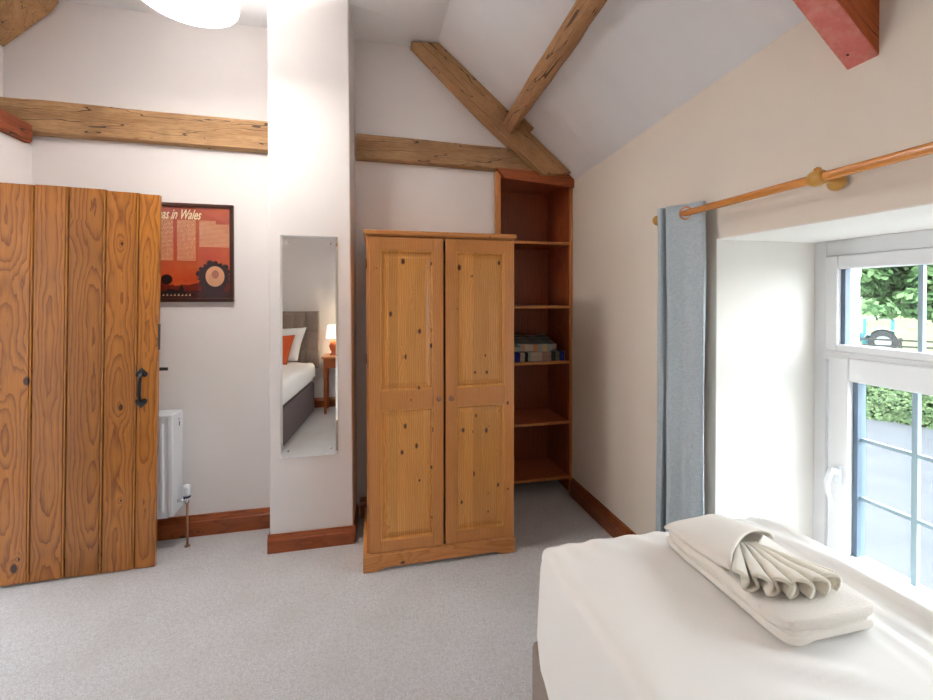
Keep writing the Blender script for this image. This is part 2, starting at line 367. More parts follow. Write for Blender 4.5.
# ---- skirting boards
def skirting(name, p0, p1, nrm, mat, h=.125, t=.02, label=None):
    p0 = Vector(p0); p1 = Vector(p1); n_ = Vector(nrm)
    prof = [(0, 0), (t, 0), (t, h * .70), (t * .75, h * .74), (t * .75, h * .80), (t * .55, h * .86), (t * .35, h * .92), (t * .45, h * .97), (t * .30, h), (0, h)]
    b = MB(); b.prism([p0 + n_ * (a + .0005) + Vector((0, 0, z + .001)) for a, z in prof], p1 - p0)
    return struct(b.build(name, mat))
skirting('baseboard_back', (-1.838, YB, 0), (-.552, YB, 0), (0, -1, 0), M['skirt'])
skirting('baseboard_back_alcove', (-.055, YB, 0), (.86, YB, 0), (0, -1, 0), M['skirt'])
skirting('baseboard_right', (XR, 2.85, 0), (XR, -.70, 0), (-1, 0, 0), M['skirty'], h=.13)
skirting('baseboard_pier', (-.558, 2.588, 0), (-.080, 2.584, 0), (0, -1, 0), M['skirt'], h=.102, t=.016)
skirting('baseboard_pier_side', (-.089, 2.587, 0), (-.078, 2.858, 0), (1, 0, 0), M['skirty'], h=.102, t=.012)
skirting('baseboard_pier_left', (-.549, 2.587, 0), (-.549, 2.858, 0), (-1, 0, 0), M['skirty'], h=.102, t=.012)
skirting('baseboard_front', (-1.82, YF, 0), (1.42, YF, 0), (0, 1, 0), M['skirt'])

# ---- WINDOW (white upvc, fanlight over casement, glazing bars)
def Yw(x, X=1.975):
    u = (x - 466) / F; return X * (.9744 - u * .2247) / (.2247 + u * .9744)
fr = MB()
X0, X1 = 1.968, 2.045
def yb(a, bb, z0, z1, x0=X0, x1=X1, m=fr): m.box(x0, x1, min(a, bb), max(a, bb), z0, z1)
yb(1.531, 1.478, .25, 1.696, X0 + .012); yb(.129, .182, .25, 1.696, X0 + .012); yb(1.478, .182, 1.628, 1.696, X0 + .012); yb(1.478, .182, .25, .30, X0 + .012)
yb(.865, .795, .30, 1.628, X0)            # centre mullion
yb(1.478, .182, 1.175, 1.215, X0)         # transom
win = struct(fr.build('window_1', M['upvc'], bevel=.004))
for side in (0, 1):
    def YY(y): return y if side == 0 else 1.66 - y
    # fanlight frame
    m = MB(); a = [YY(1.478), YY(1.428), YY(.945), YY(.865)]
    for (p, q, z0, z1) in ((a[0], a[1], 1.215, 1.628), (a[2], a[3], 1.215, 1.628), (a[1], a[2], 1.570, 1.628), (a[1], a[2], 1.215, 1.246)):
        yb(p, q, z0, z1, X0 + .002, X1 - .005, m)
    s_ = m.build('fanlight_frame', M['upvc'], win, bevel=.005)
    m = MB(); yb(a[1], a[1] + (a[2] - a[1]) * .035, 1.246, 1.570, X0 + .025, X0 + .055, m); m.build('spacer', M['gasket'], s_)
    m = MB(); yb(a[1], a[2], 1.246, 1.570, X0 + .035, X0 + .039, m); m.build('pane', M['glass'], s_)
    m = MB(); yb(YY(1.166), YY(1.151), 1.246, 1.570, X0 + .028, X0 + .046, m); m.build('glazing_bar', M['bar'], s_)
    # casement
    m = MB(); a = [YY(1.449), YY(1.370), YY(.945), YY(.872)]
    for (p, q, z0, z1) in ((a[0], a[1], .285, 1.195), (a[2], a[3], .285, 1.195), (a[1], a[2], 1.097, 1.195), (a[1], a[2], .285, .365)):
        yb(p, q, z0, z1, X0 - .016, X1 - .01, m)
    s_ = m.build('casement_frame', M['upvc'], win, bevel=.006)
    m = MB(); yb(a[1], a[1] + (a[2] - a[1]) * .045, .365, 1.097, X0 + .012, X0 + .055, m); m.build('spacer', M['gasket'], s_)
    m = MB(); yb(a[1], a[2], .365, 1.097, X0 + .035, X0 + .039, m); m.build('pane', M['glass'], s_)
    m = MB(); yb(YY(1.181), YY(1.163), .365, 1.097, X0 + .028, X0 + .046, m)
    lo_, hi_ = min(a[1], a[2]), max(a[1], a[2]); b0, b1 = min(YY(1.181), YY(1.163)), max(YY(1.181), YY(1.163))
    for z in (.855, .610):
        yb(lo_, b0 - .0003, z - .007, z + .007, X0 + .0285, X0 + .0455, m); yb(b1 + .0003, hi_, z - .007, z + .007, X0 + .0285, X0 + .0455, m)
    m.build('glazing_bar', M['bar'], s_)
    m = MB()
    for dy in (1, -1): pass
# handle
m = MB(); hy = 1.402; m.box(1.940, 1.953, hy - .013, hy + .013, .655, .735)
h_ = m.build('window_handle', M['white'], win, bevel=.005)
m = MB(); m.lathe([(.012, 0), (.011, .03)], (1.94, hy, .71), (-1, 0, 0))
m.tube([(1.915, hy, .725), (1.908, hy + .004, .70), (1.902, hy + .012, .66), (1.905, hy + .010, .62), (1.908, hy - .004, .575)], [.011, .012, .010, .009, .007])
m.build('lever', M['white'], h_, smooth=True)

# ================================================================== BEAMS
def beam(name, p0, p1, w, h, up, mat, label, wob=.006, seg=10, seed=1, cat='beam', build=True, cuts=None):
    rnd = random.Random(seed); p0 = Vector(p0); p1 = Vector(p1); t = (p1 - p0).normalized()
    up = Vector(up); up = (up - t * up.dot(t)).normalized(); sd = t.cross(up).normalized()
    c = .012; base = [(-w / 2, -h / 2 + c), (-w / 2 + c, -h / 2), (0, -h / 2), (w / 2 - c, -h / 2), (w / 2, -h / 2 + c), (w / 2, 0), (w / 2, h / 2 - c), (w / 2 - c, h / 2), (0, h / 2), (-w / 2 + c, h / 2), (-w / 2, h / 2 - c), (-w / 2, 0)]
    n = len(base); vs = []; fs = []
    for i in range(seg + 1):
        f = i / seg; o = p0.lerp(p1, f)
        for k, (a, bb) in enumerate(base):
            q = noise.noise(Vector((f * 3.1 + seed * 7.7, k * .8, seed))) * wob + rnd.uniform(-1, 1) * wob * .25
            q2 = noise.noise(Vector((f * 2.7 + seed * 3.1, 40 + k * .8, seed))) * wob
            vs.append(o + sd * (a + q) + up * (bb + q2))
    for i in range(seg):
        for k in range(n): fs.append((i * n + k, i * n + (k + 1) % n, (i + 1) * n + (k + 1) % n, (i + 1) * n + k))
    fs += [tuple(range(n - 1, -1, -1)), tuple(seg * n + k for k in range(n))]
    b = MB(); b.add(vs, fs); o = b.build(name, mat, loc=p0)
    for f in o.data.polygons: f.use_smooth = len(f.vertices) == 4
    try: o.data.set_sharp_from_angle(angle=R(35))
    except Exception: pass
    tag(o, label, cat); return o
beam('tie_beam', (-1.965, 2.865, 2.452), (-.556, 2.865, 2.440), .06, .19, (0, 0, 1), M['beamx'], 'old oak tie beam let into the back wall above the framed poster and plank door', seed=2, seg=22)
beam('tie_beam', (-.076, 2.865, 2.425), (1.28, 2.865, 2.410), .06, .162, (0, 0, 1), M['beamx'], 'old cracked oak beam on the back wall running from the white pier to the bookcase', seed=5, seg=18)
beam('wall_plate', (-1.884, 2.834, 2.354), (-1.884, -.68, 2.354), .15, .112, (0, 0, 1), M['redbeam'], 'red-brown beam capping the left wall, just above the open plank door', seed=9, seg=20)
# far rafter on the gable: runs from under the flat ceiling down to the bookcase
dirr = Vector((1.35 - .452, 0, 2.37 - 3.135)).normalized(); nrm = Vector((-dirr.z, 0, dirr.x))
def rafter(name, Y0, Y1, top0, s0, s1, depth, mat, label, seed, seg=14):
    nn = Vector((dirr.z, 0, -dirr.x)); nn = -nn if nn.z > 0 else nn
    c0 = Vector((top0[0], (Y0 + Y1) / 2, top0[1])) + nn * (depth / 2 + .002)
    return beam(name, c0 + dirr * s0, c0 + dirr * s1, abs(Y1 - Y0), depth, -nn, mat, label, seed=seed, seg=seg)
# local material axis must follow the rafter: world X is close enough for the grain
M['rafter'] = oldwood('old_rafter', srgb(192, 150, 104), srgb(170, 126, 82), srgb(124, 88, 54), 'X', rot=R(-40))
b = MB(); yr = 2.775
pts = [px(411, 42, Y=yr), px(439, 44, Y=yr), px(505, 108, Y=yr), px(571, 173, Y=yr), px(543, 175, Y=yr), px(478, 112, Y=yr)]
b.prism(pts, (0, .103, 0)); o = b.build('principal_rafter', M['rafter'], bevel=.006, loc=(.9, 2.83, 2.7))
tag(o, 'thick diagonal oak rafter descending to the top of the bookcase', 'beam')
# purlin
beam('purlin', (.950, 2.768, 2.628), (.775, -.70, 2.725), .092, .10, (.65, 0, .76), M['purlin'], 'long oak purlin running under the sloping ceiling towards the window end', wob=.012, seed=4, seg=30)
b = MB(); q = px(527, 126, Y=2.70); u_ = Vector((.76, 0, -.65)); v_ = Vector((.65, 0, .76))
b.hexa([q - u_ * .05 - v_ * .02, q + u_ * .045 - v_ * .02, q + u_ * .045 - v_ * .02 + Vector((0, .074, 0)), q - u_ * .05 - v_ * .02 + Vector((0, .074, 0))], [q - u_ * .05 + v_ * .02, q + u_ * .045 + v_ * .02, q + u_ * .045 + v_ * .02 + Vector((0, .074, 0)), q - u_ * .05 + v_ * .02 + Vector((0, .074, 0))])
tag(b.build('wooden_cleat', M['rafter'], bevel=.004, loc=q), 'short oak cleat fixed to the diagonal rafter beneath the foot of the purlin', 'cleat')
# near rafter ending in the right wall
redm = NT('red_stain_lit_pink'); x, y, z = redm.xyz()
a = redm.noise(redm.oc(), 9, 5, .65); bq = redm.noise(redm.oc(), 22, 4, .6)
c_ = redm.mix(redm.rng(a, .35, .65), srgb(214, 124, 116), srgb(190, 92, 74))  # red stain lightened to pink: light on the underside is put into the colour
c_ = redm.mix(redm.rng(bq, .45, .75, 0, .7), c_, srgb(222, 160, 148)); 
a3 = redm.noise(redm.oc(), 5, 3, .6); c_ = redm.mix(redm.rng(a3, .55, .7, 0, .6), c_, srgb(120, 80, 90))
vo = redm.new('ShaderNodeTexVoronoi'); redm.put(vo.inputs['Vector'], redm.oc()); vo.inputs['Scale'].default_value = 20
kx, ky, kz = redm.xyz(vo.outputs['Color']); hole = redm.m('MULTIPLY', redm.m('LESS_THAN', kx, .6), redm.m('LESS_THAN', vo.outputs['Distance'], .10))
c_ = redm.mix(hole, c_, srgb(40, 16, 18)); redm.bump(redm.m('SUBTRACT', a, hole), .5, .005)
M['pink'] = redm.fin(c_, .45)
def nearraft():
    b = MB(); Y0, Y1 = .942, 1.028; k = .852; zb = 2.150
    pts = [(1.455, Y0, zb), (1.455, Y0, zb + .27), (.46, Y0, zb + .27 + k * .995), (.46, Y0, zb + k * .995)]
    b.prism(pts, (0, Y1 - Y0, 0)); return b
o = nearraft().build('principal_rafter', M['pink'], bevel=.004, loc=(1.45, .97, 2.17)); o.data.materials.append(oldwood('orange_brown_side', srgb(200, 104, 48), srgb(176, 84, 36), srgb(120, 56, 30), 'X', rot=R(-40)))
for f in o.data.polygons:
    if abs(f.normal.y) > .9: f.material_index = 1  # side faces take a browner colour than the lit-toned underside
tag(o, 'red-stained rafter foot meeting the cream wall above the curtain pole', 'beam')
# left rafter top corner
b = MB(); b.prism([(-1.70, 2.56, 3.125), (-1.735, 2.56, 3.06), (-1.965, 2.56, 2.83), (-1.965, 2.56, 2.98), (-1.80, 2.56, 3.125)], (0, .318, 0))
o = b.build('principal_rafter', M['rafter'], bevel=.004, loc=(-1.8, 2.7, 3.0)); tag(o, 'rafter end high in the left corner above the plank door', 'beam')

# ================================================================== PLANK DOOR
HX, HY = -1.825, 2.560
door = MB(); th = .026
edges = [-1.825 + .012, -1.636, -1.491, -1.331, -1.183, -1.090]
tops = [2.008, 2.011, 2.010, 2.004, 2.000]
g = .004
Z0 = .008
for i in range(5):
    x0, x1 = edges[i], edges[i + 1]
    # board with beaded edge: section in XY extruded in Z
    sec = [(x0 + g, 0), (x1 - .015, 0), (x1 - .013, .005), (x1 - .011, .001), (x1 - g, .0), (x1 - .001, .018), (x1 - .001, th), (x0, th), (x0, .018)]
    if i == 4: sec = [(x0 + g, 0), (x1 - .002, 0), (x1, .002), (x1, th), (x0, th), (x0, .004)]
    door.prism([(a, HY + bb, Z0) for a, bb in sec], (0, 0, tops[i] - Z0))
dm = M['door']
d = door.build('door_1', dm, loc=(HX, HY, 0)); struct(d, 'honey pine ledged plank door standing open against the back wall')
m = MB()
for z in (.22, 1.0, 1.75): m.box(-1.79, -1.12, HY + th, HY + th + .022, z, z + .12)
m.build('ledge', M['pineh'], d)
hx = px(141.5, 385, Y=HY).x
def heart(cx, cz, flip, s=.027):
    P = []
    for k in range(24):
        t = 2 * math.pi * k / 24; P.append((16 * math.sin(t) ** 3 / 16 * s, (13 * math.cos(t) - 5 * math.cos(2 * t) - 2 * math.cos(3 * t) - math.cos(4 * t)) / 16 * s * 1.05))
    return [(cx + a, HY - .006, cz + (c if flip else -c)) for a, c in P]
m = MB(); m.prism(heart(hx, 1.050, False), (0, .006, 0)); m.prism(heart(hx, .893, True), (0, .006, 0))
m.tube([(hx, HY - .004, 1.045), (hx, HY - .022, 1.03), (hx, HY - .030, 1.00), (hx, HY - .031, .97), (hx, HY - .030, .94), (hx, HY - .022, .91), (hx, HY - .004, .90)], [.007, .008, .009, .009, .009, .008, .007])
m.build('door_handle', M['black'], d, bevel=.0015)
m = MB(); m.box(-1.16, -1.052, HY + th + .002, HY + th + .010, 1.055, 1.072); m.box(-1.092, -1.0885, HY + .004, HY + .03, 1.17, 1.31)
m.build('latch', M['black'], d)
d.rotation_euler = (0, R(1.0), R(2.2)); d.location.z = .008; d.location.x -= .032
door_parts = [c for c in d.children]

# ================================================================== RADIATOR
rad = thing('radiator', 'white panel radiator on the back wall, mostly hidden behind the open door', 'radiator', (-1.4, 2.78, .185))
b = MB(); nx = 19; xl, xr = -1.72, -1.078
for Yp in (2.708, 2.80):
    pts = []; 
    b.box(xl, xr - .028, Yp, Yp + .012, .20, .775)
    k = int((xr - xl - .06) / .033)
    for i in range(k):
        xx = xr - .045 - i * .033
        if Yp < 2.75: b.prism([(xx, Yp, .235), (xx - .005, Yp - .010, .24), (xx - .018, Yp - .010, .24), (xx - .023, Yp, .235)], (0, 0, .50))
b.build('panel', M['white'], rad, bevel=.002)
MB().box(xr - .026, xr, 2.700, 2.835, .21, .785).build('side_cover', M['white'], rad, bevel=.004)
b = MB(); b.box(xl, xr - .026, 2.700, 2.835, .772, .785); b.build('top_grille', M['white'], rad, bevel=.003)
b = MB(); b.box(xr - .0005, xr + .0015, 2.78, 2.788, .735, .745); b.box(xr - .0005, xr + .0015, 2.785, 2.793, .70, .725); b.build('vent_slot', M['black'], rad)
v = px(185.5, 500, Y=2.76)
vx = v.x
b = MB(); b.lathe([(.006, 0), (.018, .004), (.019, .02), (.021, .045), (.018, .062), (.010, .066)], (vx, 2.76, .295), (0, 0, 1), 16); b.build('valve_head', M['white'], rad, smooth=True)
b = MB(); b.lathe([(.0185, 0), (.0185, .010)], (vx, 2.76, .287)); b.build('valve_collar', plain('navy_plastic', srgb(40, 50, 80), .4), rad)
b = MB(); b.lathe([(.010, -.035), (.012, -.02), (.010, 0)], (vx, 2.76, .29)); b.tube([(vx, 2.76, .272), (xr - .01, 2.76, .272)], .009); b.build('valve_body', M['chrome'], rad, smooth=True)
b = MB(); b.tube([(vx, 2.76, .26), (vx, 2.76, .002)], .0065); b.lathe([(.015, 0), (.015, .004)], (vx, 2.76, .001)); b.build('pipe', M['copper'], rad, smooth=True)

# ================================================================== POSTER
pl, pr, pb, pt = -1.62, -.806, 1.420, 2.012; yf = YB - .022
pic = thing('framed_poster', 'framed red poster with script title and text columns, partly behind the door', 'poster', (-1.2, YB, 1.42))
m = MB(); w_ = .022
for (a, bb, z0, z1) in ((pl, pr, pt - w_, pt), (pl, pr, pb, pb + w_), (pl, pl + w_, pb + w_, pt - w_), (pr - w_, pr, pb + w_, pt - w_)): m.box(a, bb, yf, YB - .001, z0, z1)
m.build('frame', plain('dark_brown_frame', srgb(62, 30, 22), .35, .15, 30), pic, bevel=.003)
n = NT('poster_print'); x, y, z = n.xyz()   # local: x from -.42..,  z 0..0.59
zz = n.m('DIVIDE', z, .592)
nz = n.noise(n.comb(n.m('MULTIPLY', x, 7.0), 0, n.m('MULTIPLY', z, 12.0)), 1, 4, .6)
c = n.mix(n.rng(zz, .25, .75), srgb(206, 72, 38), srgb(184, 88, 80))
c = n.mix(n.rng(nz, .4, .7, 0, .5), c, srgb(214, 120, 60))
dk = n.m('MULTIPLY', n.m('LESS_THAN', n.m('ADD', zz, n.m('MULTIPLY', nz, .25)), .31), 1.0)
c = n.mix(dk, c, srgb(120, 30, 20))
dk2 = n.m('LESS_THAN', n.m('ADD', zz, n.m('MULTIPLY', nz, .12)), .17)
c = n.mix(dk2, c, srgb(66, 24, 30))
# text columns of tiny speckle
def band(v, a, bb): return n.m('MULTIPLY', n.m('GREATER_THAN', v, a), n.m('LESS_THAN', v, bb))
cols = None
for (a, bb, z0, z1) in ((.055, .155, .42, .83), (-.075, .035, .42, .86), (.175, .265, .80, .83), (.175, .34, .56, .80), (-.225, -.105, .42, .86)):
    q = n.m('MULTIPLY', band(x, a + .06 - .03, bb + .06 - .03), band(zz, z0, z1)); cols = q if cols is None else n.m('MAXIMUM', cols, q)
ln = n.m('GREATER_THAN', n.m('FRACT', n.m('MULTIPLY', z, 130.0)), .42)
wn = n.noise(n.comb(n.m('MULTIPLY', x, 300.0), 0, n.m('FLOOR', n.m('MULTIPLY', z, 130.0))), 1.0, 1)
tx = n.m('MULTIPLY', n.m('MULTIPLY', cols, ln), n.m('GREATER_THAN', wn, .47))
c = n.mix(n.m('MULTIPLY', tx, .9), c, srgb(250, 214, 172))
M['print'] = n.fin(c, .35)
pp = MB().box(pl + w_, pr - w_, yf + .010, YB - .003, pb + w_, pt - w_).build('print', M['print'], pic)
inner = (pr - w_, pb + w_)
def fl(b, pts, dy): b.prism([(a, yf + .0095 - dy, z) for a, z in pts], (0, .0005 + dy, 0))
def circ(cx, cz, r, n_=28, rz=None): return [(cx + r * math.cos(2 * math.pi * k / n_), cz + (rz or r) * math.sin(2 * math.pi * k / n_)) for k in range(n_)]
m = MB(); cx, cz = -.915, 1.575
for k in range(17): a = 2 * math.pi * k / 17; fl(m, circ(cx + .084 * math.cos(a), cz + .084 * math.sin(a), .008 + .005 * (k % 3), 10), .0004)
fl(m, circ(cx, cz, .082), .0002); fl(m, circ(cx - .01, cz - .09, .06, 28, .045), .0001)
m.build('dark_wreath', plain('wreath_ink', srgb(58, 34, 44), .5, .2, 60), pp)
m = MB(); fl(m, circ(cx + .005, cz, .052, 28, .062), .0012)
m.build('pale_disc', plain('pale_ink', srgb(232, 168, 130), .5, .1, 20), pp)
m = MB(); fl(m, circ(cx + .006, cz + .012, .020, 16, .026), .0018); m.build('rose_patch', plain('rose_ink', srgb(182, 110, 90), .5, .2, 30), pp)
m = MB(); fl(m, [(-1.21, 1.46), (-1.16, 1.50), (-1.11, 1.49), (-1.09, 1.53), (-1.075, 1.48), (-1.02, 1.47), (-1.02, 1.455), (-1.21, 1.455)], .0006); fl(m, circ(-1.17, 1.555, .030), .0004)
m.build('silhouette', plain('silhouette_ink', srgb(26, 14, 22), .5), pp)
def text(s, size, loc, mat, parent, shear=.35, ext=.0004, align='RIGHT', squash=1.0, name='lettering', bold=0.0):
    cu = bpy.data.curves.new(name, 'FONT'); cu.body = s; cu.size = size; cu.shear = shear; cu.extrude = ext; cu.align_x = align; cu.offset = bold
    o = bpy.data.objects.new(name + '_tmp', cu); COL.objects.link(o)
    bpy.context.view_layer.update()
    me = bpy.data.meshes.new_from_object(o.evaluated_get(bpy.context.evaluated_depsgraph_get())); bpy.data.objects.remove(o)
    for v_ in me.vertices: v_.co = Vector((v_.co.x * squash, -v_.co.z, v_.co.y))
    o = bpy.data.objects.new(name, me); COL.objects.link(o); me.materials.clear(); me.materials.append(mat)
    o.parent = parent
    off = Vector((0, 0, 0)); p = parent
    while p is not None: off += p.location; p = p.parent
    o.location = Vector(loc) - off; return o
tr = px(201, 218, Y=YB).x
text('Christmas in Wales', .082, (tr, yf + .008, 1.918), plain('cream_ink', srgb(252, 238, 206), .5), pp, .5, .0004, 'RIGHT', .545, bold=.0012)
m = MB()
for k in range(9): fl(m, [(-1.215 + k * .020, 1.457), (-1.205 + k * .020, 1.468 + (k % 3) * .002), (-1.202 + k * .020, 1.457)], .001)
m.build('caption_marks', plain('caption_ink', srgb(236, 190, 150), .5), pp)
MB().box(pl + w_, pr - w_, yf + .003, yf + .005, pb + w_, pt - w_).build('glass', M['glass'], pic)

# ================================================================== WALL MIRROR
ml, mr, mb, mt = -.487, -.175, .532, 1.800; my = 2.584
mir = thing('wall_mirror', 'tall frameless mirror screwed to the white pier, reflecting a made bed', 'mirror', ((ml + mr) / 2, my, mb))
b = MB(); bw = .012; ydep = my - .0065
o4 = [(ml, my - .003, mb), (mr, my - .003, mb), (mr, my - .003, mt), (ml, my - .003, mt)]
i4 = [(ml + bw, ydep, mb + bw), (mr - bw, ydep, mb + bw), (mr - bw, ydep, mt - bw), (ml + bw, ydep, mt - bw)]
b.add(o4 + i4 + [(p[0], my - .0005, p[2]) for p in o4], [(4, 5, 6, 7), (0, 1, 5, 4), (1, 2, 6, 5), (2, 3, 7, 6), (3, 0, 4, 7), (8, 9, 1, 0), (9, 10, 2, 1), (10, 11, 3, 2), (11, 8, 0, 3), (11, 10, 9, 8)])
b.build('glass', M['mirror'], mir)
for x_ in (ml + .04, mr - .04):
    for z_ in (mb + .04, mt - .04):
        MB().lathe([(.007, 0), (.006, .003), (.003, .0045)], (x_, ydep, z_), (0, -1, 0), 14).build('screw_cap', M['chrome'], mir, smooth=True)

# ================================================================== WARDROBE
WY = 2.300
wr = thing('wardrobe', 'two-door honey pine wardrobe with raised panels, standing against the back wall', 'wardrobe', (.40, 2.55, 0))
m = MB(); m.box(-.010, .018, WY + .006, 2.83, .085, 1.775); m.box(.792, .812, WY + .006, 2.83, .085, 1.775); m.box(.018, .792, 2.81, 2.83, .085, 1.775)
m.box(.018, .792, WY + .03, 2.81, .085, .105); m.box(.018, .792, WY + .024, 2.81, 1.755, 1.775)
m.build('carcass', M['pineframe'], wr, bevel=.002)
m = MB(); m.box(-.024, .818, WY - .020, 2.835, 1.781, 1.803); m.box(-.018, .812, WY - .012, 2.83, 1.774, 1.781); m.build('cornice', M['pineh'], wr, bevel=.006, seg=3)
m = MB()
zc = .016; P = [(-.030, 0), (.055, 0), (.060, .006), (.070, .011), (.085, zc - .001), (.105, zc), (.675, zc), (.695, zc - .001), (.708, .011), (.718, .006), (.725, 0), (.810, 0), (.810, .085), (-.030, .085)]
m.prism([(a, WY - .022, z) for a, z in P], (0, .022, 0))
for x_ in (-.030, .790): m.box(x_, x_ + .020, WY, 2.83, 0, .085)
m.box(-.026, .806, WY - .018, WY + .004, .085, .092)
m.build('plinth', M['pineh'], wr, bevel=.003)
def wdoor(x0, x1, kx_):
    f = MB(); y0, y1 = WY - .016, WY + .004; z0, z1 = .094, 1.768; sw = .056
    f.box(x0, x0 + sw, y0, y1, z0, z1); f.box(x1 - sw, x1, y0, y1, z0, z1)
    f.box(x0 + sw, x1 - sw, y0, y1, z0, z0 + .062); f.box(x0 + sw, x1 - sw, y0, y1, z1 - .068, z1); f.box(x0 + sw, x1 - sw, y0, y1, .850, .950)
    dr = f.build('door', M['pineframe'], wr, bevel=.003)
    for (a, bb) in ((z0 + .062, .850), (.950, z1 - .068)):
        p = MB(); X0_, X1_ = x0 + sw, x1 - sw
        # moulding recess then raised field
        r1, r2, r3 = .012, .020, .034
        rings = [(0, y0 + .002), (.006, y0 + .001), (r1, y0 + .007), (r1 + .002, y0 + .012), (r3 + .004, y0 + .004), (r3 + .006, y0 + .003)]
        vs = []; fs = []
        for d_, yy in rings: vs += [(X0_ + d_, yy, a + d_), (X1_ - d_, yy, a + d_), (X1_ - d_, yy, bb - d_), (X0_ + d_, yy, bb - d_)]
        for k in range(len(rings) - 1):
            for j in range(4): fs.append((k * 4 + j, k * 4 + (j + 1) % 4, (k + 1) * 4 + (j + 1) % 4, (k + 1) * 4 + j))
        fs.append(tuple((len(rings) - 1) * 4 + j for j in range(4)))
        k0 = len(vs); vs += [(X0_, y1 - .004, a), (X1_, y1 - .004, a), (X1_, y1 - .004, bb), (X0_, y1 - .004, bb)]
        fs += [(k0 + 3, k0 + 2, k0 + 1, k0)] + [(j, k0 + j, k0 + (j + 1) % 4, (j + 1) % 4) for j in range(4)]
        p.add(vs, fs); p.build('panel', M['pine'], dr)
    k = MB(); k.lathe([(.010, 0), (.007, .004), (.0065, .010), (.013, .015), (.016, .022), (.014, .029), (.006, .032)], (kx_, y0, .900), (0, -1, 0), 20)
    k.build('knob', plain('dark_wood_knob', srgb(164, 112, 78), .3), dr, smooth=True)
    return dr
wdoor(.004, .398, .371); wdoor(.410, .804, .437)
for z_ in (.3, 1.1, 1.6): MB().box(-.0135, -.0095, WY - .008, WY + .006, z_, z_ + .05).build('hinge', M['black'], wr)

# ================================================================== BOOKCASE
bk = thing('bookcase', 'tall narrow mahogany-stained bookcase set in the corner recess beside the wardrobe', 'bookcase', (1.16, 3.03, 0))
bl, br, bf, bb_ = .872, 1.446, 2.845, 3.235
m = MB(); m.box(bl, bl + .022, bf + .012, bb_, .03, 2.318); m.build('side_panel', M['case'], bk)
m = MB(); m.box(br - .022, br, bf + .012, bb_, .03, 2.30); m.build('side_panel', M['case'], bk)
m = MB(); m.box(bl + .022, br - .022, bb_ - .010, bb_, .10, 2.30); m.build('back_panel', M['case'], bk)
m = MB(); m.box(bl - .012, bl + .028, bf - .006, bf + .012, .0, 2.325); m.build('face_frame', M['caseedge'], bk, bevel=.003)
m = MB(); m.box(br - .018, br, bf - .006, bf + .012, .0, 2.27); m.build('face_frame', M['caseedge'], bk, bevel=.003)
m = MB(); m.prism([(bl - .014, bf - .026, 2.345), (bl + .05, bf - .026, 2.275), (br + .003, bf - .026, 2.240), (br + .003, bf - .026, 2.305), (br - .03, bf - .026, 2.335)], (0, .038, 0))
m.build('cornice_board', M['skirt'], bk, bevel=.003)
m = MB(); m.box(bl + .022, br - .022, bf + .012, bb_, 2.285, 2.30); m.build('top_board', M['case'], bk)
for h_ in (.134, .537, .975, 1.378, 1.838):
    m = MB(); m.box(bl + .023, br - .023, bf + .012, bb_ - .011, h_ - .009, h_ + .009)
    s_ = m.build('shelf', M['shelf'], bk)
    m = MB(); m.box(bl + .029, br - .019, bf - .001, bf + .011, h_ - .010, h_ + .010); m.build('lipping', M['caseedge'], s_, bevel=.002)

# folded blankets
def plaid(name, cols, sx, seed=0):
    n = NT(name); x, y, z = n.xyz()
    def ramp(v, stops):
        r_ = n.new('ShaderNodeValToRGB'); r_.color_ramp.interpolation = 'CONSTANT'; e = r_.color_ramp.elements
        while len(e) < len(stops): e.new(.5)
        for k, (p_, c_) in enumerate(stops): e[k].position = p_; e[k].color = c_
        n.put(r_.inputs[0], v); return r_.outputs[0]
    u = n.m('FRACT', n.m('ADD', n.m('MULTIPLY', x, sx), 5.1)); v_ = n.m('FRACT', n.m('ADD', n.m('MULTIPLY', n.m('ADD', y, n.m('MULTIPLY', z, .9)), sx), 3.0))
    A = ramp(u, cols); B = ramp(v_, cols)
    tw = n.noise(n.oc(), 500, 2); n.bump(tw, .5, .002)
    yb_ = n.m('ADD', y, n.m('MULTIPLY', n.m('SUBTRACT', z, .11), -.15))
    m1 = n.m('MULTIPLY', n.m('GREATER_THAN', yb_, -.118), n.m('LESS_THAN', yb_, .03))
    m2 = n.m('MULTIPLY', n.m('GREATER_THAN', yb_, .05), n.m('LESS_THAN', yb_, .09))
    c_ = n.mix(n.m('MULTIPLY', n.m('MAXIMUM', m1, m2), n.rng(tw, .4, .6, .55, .8)), A, seed)
    return n.fin(n.mix(n.rng(tw, .35, .65, 0, .05), c_, srgb(60, 60, 60)), .95)
st1 = [(0, srgb(188, 176, 160)), (.16, srgb(196, 138, 110)), (.32, srgb(160, 166, 164)), (.48, srgb(206, 176, 126)), (.62, srgb(156, 172, 166)), (.80, srgb(200, 150, 124)), (.9, srgb(190, 186, 160))]
st2 = [(0, srgb(190, 178, 160)), (.25, srgb(168, 140, 124)), (.45, srgb(60, 66, 78)), (.55, srgb(120, 120, 90)), (.64, srgb(34, 50, 140)), (.76, srgb(188, 172, 150)), (.86, srgb(30, 34, 40)), (.93, srgb(150, 165, 150))]
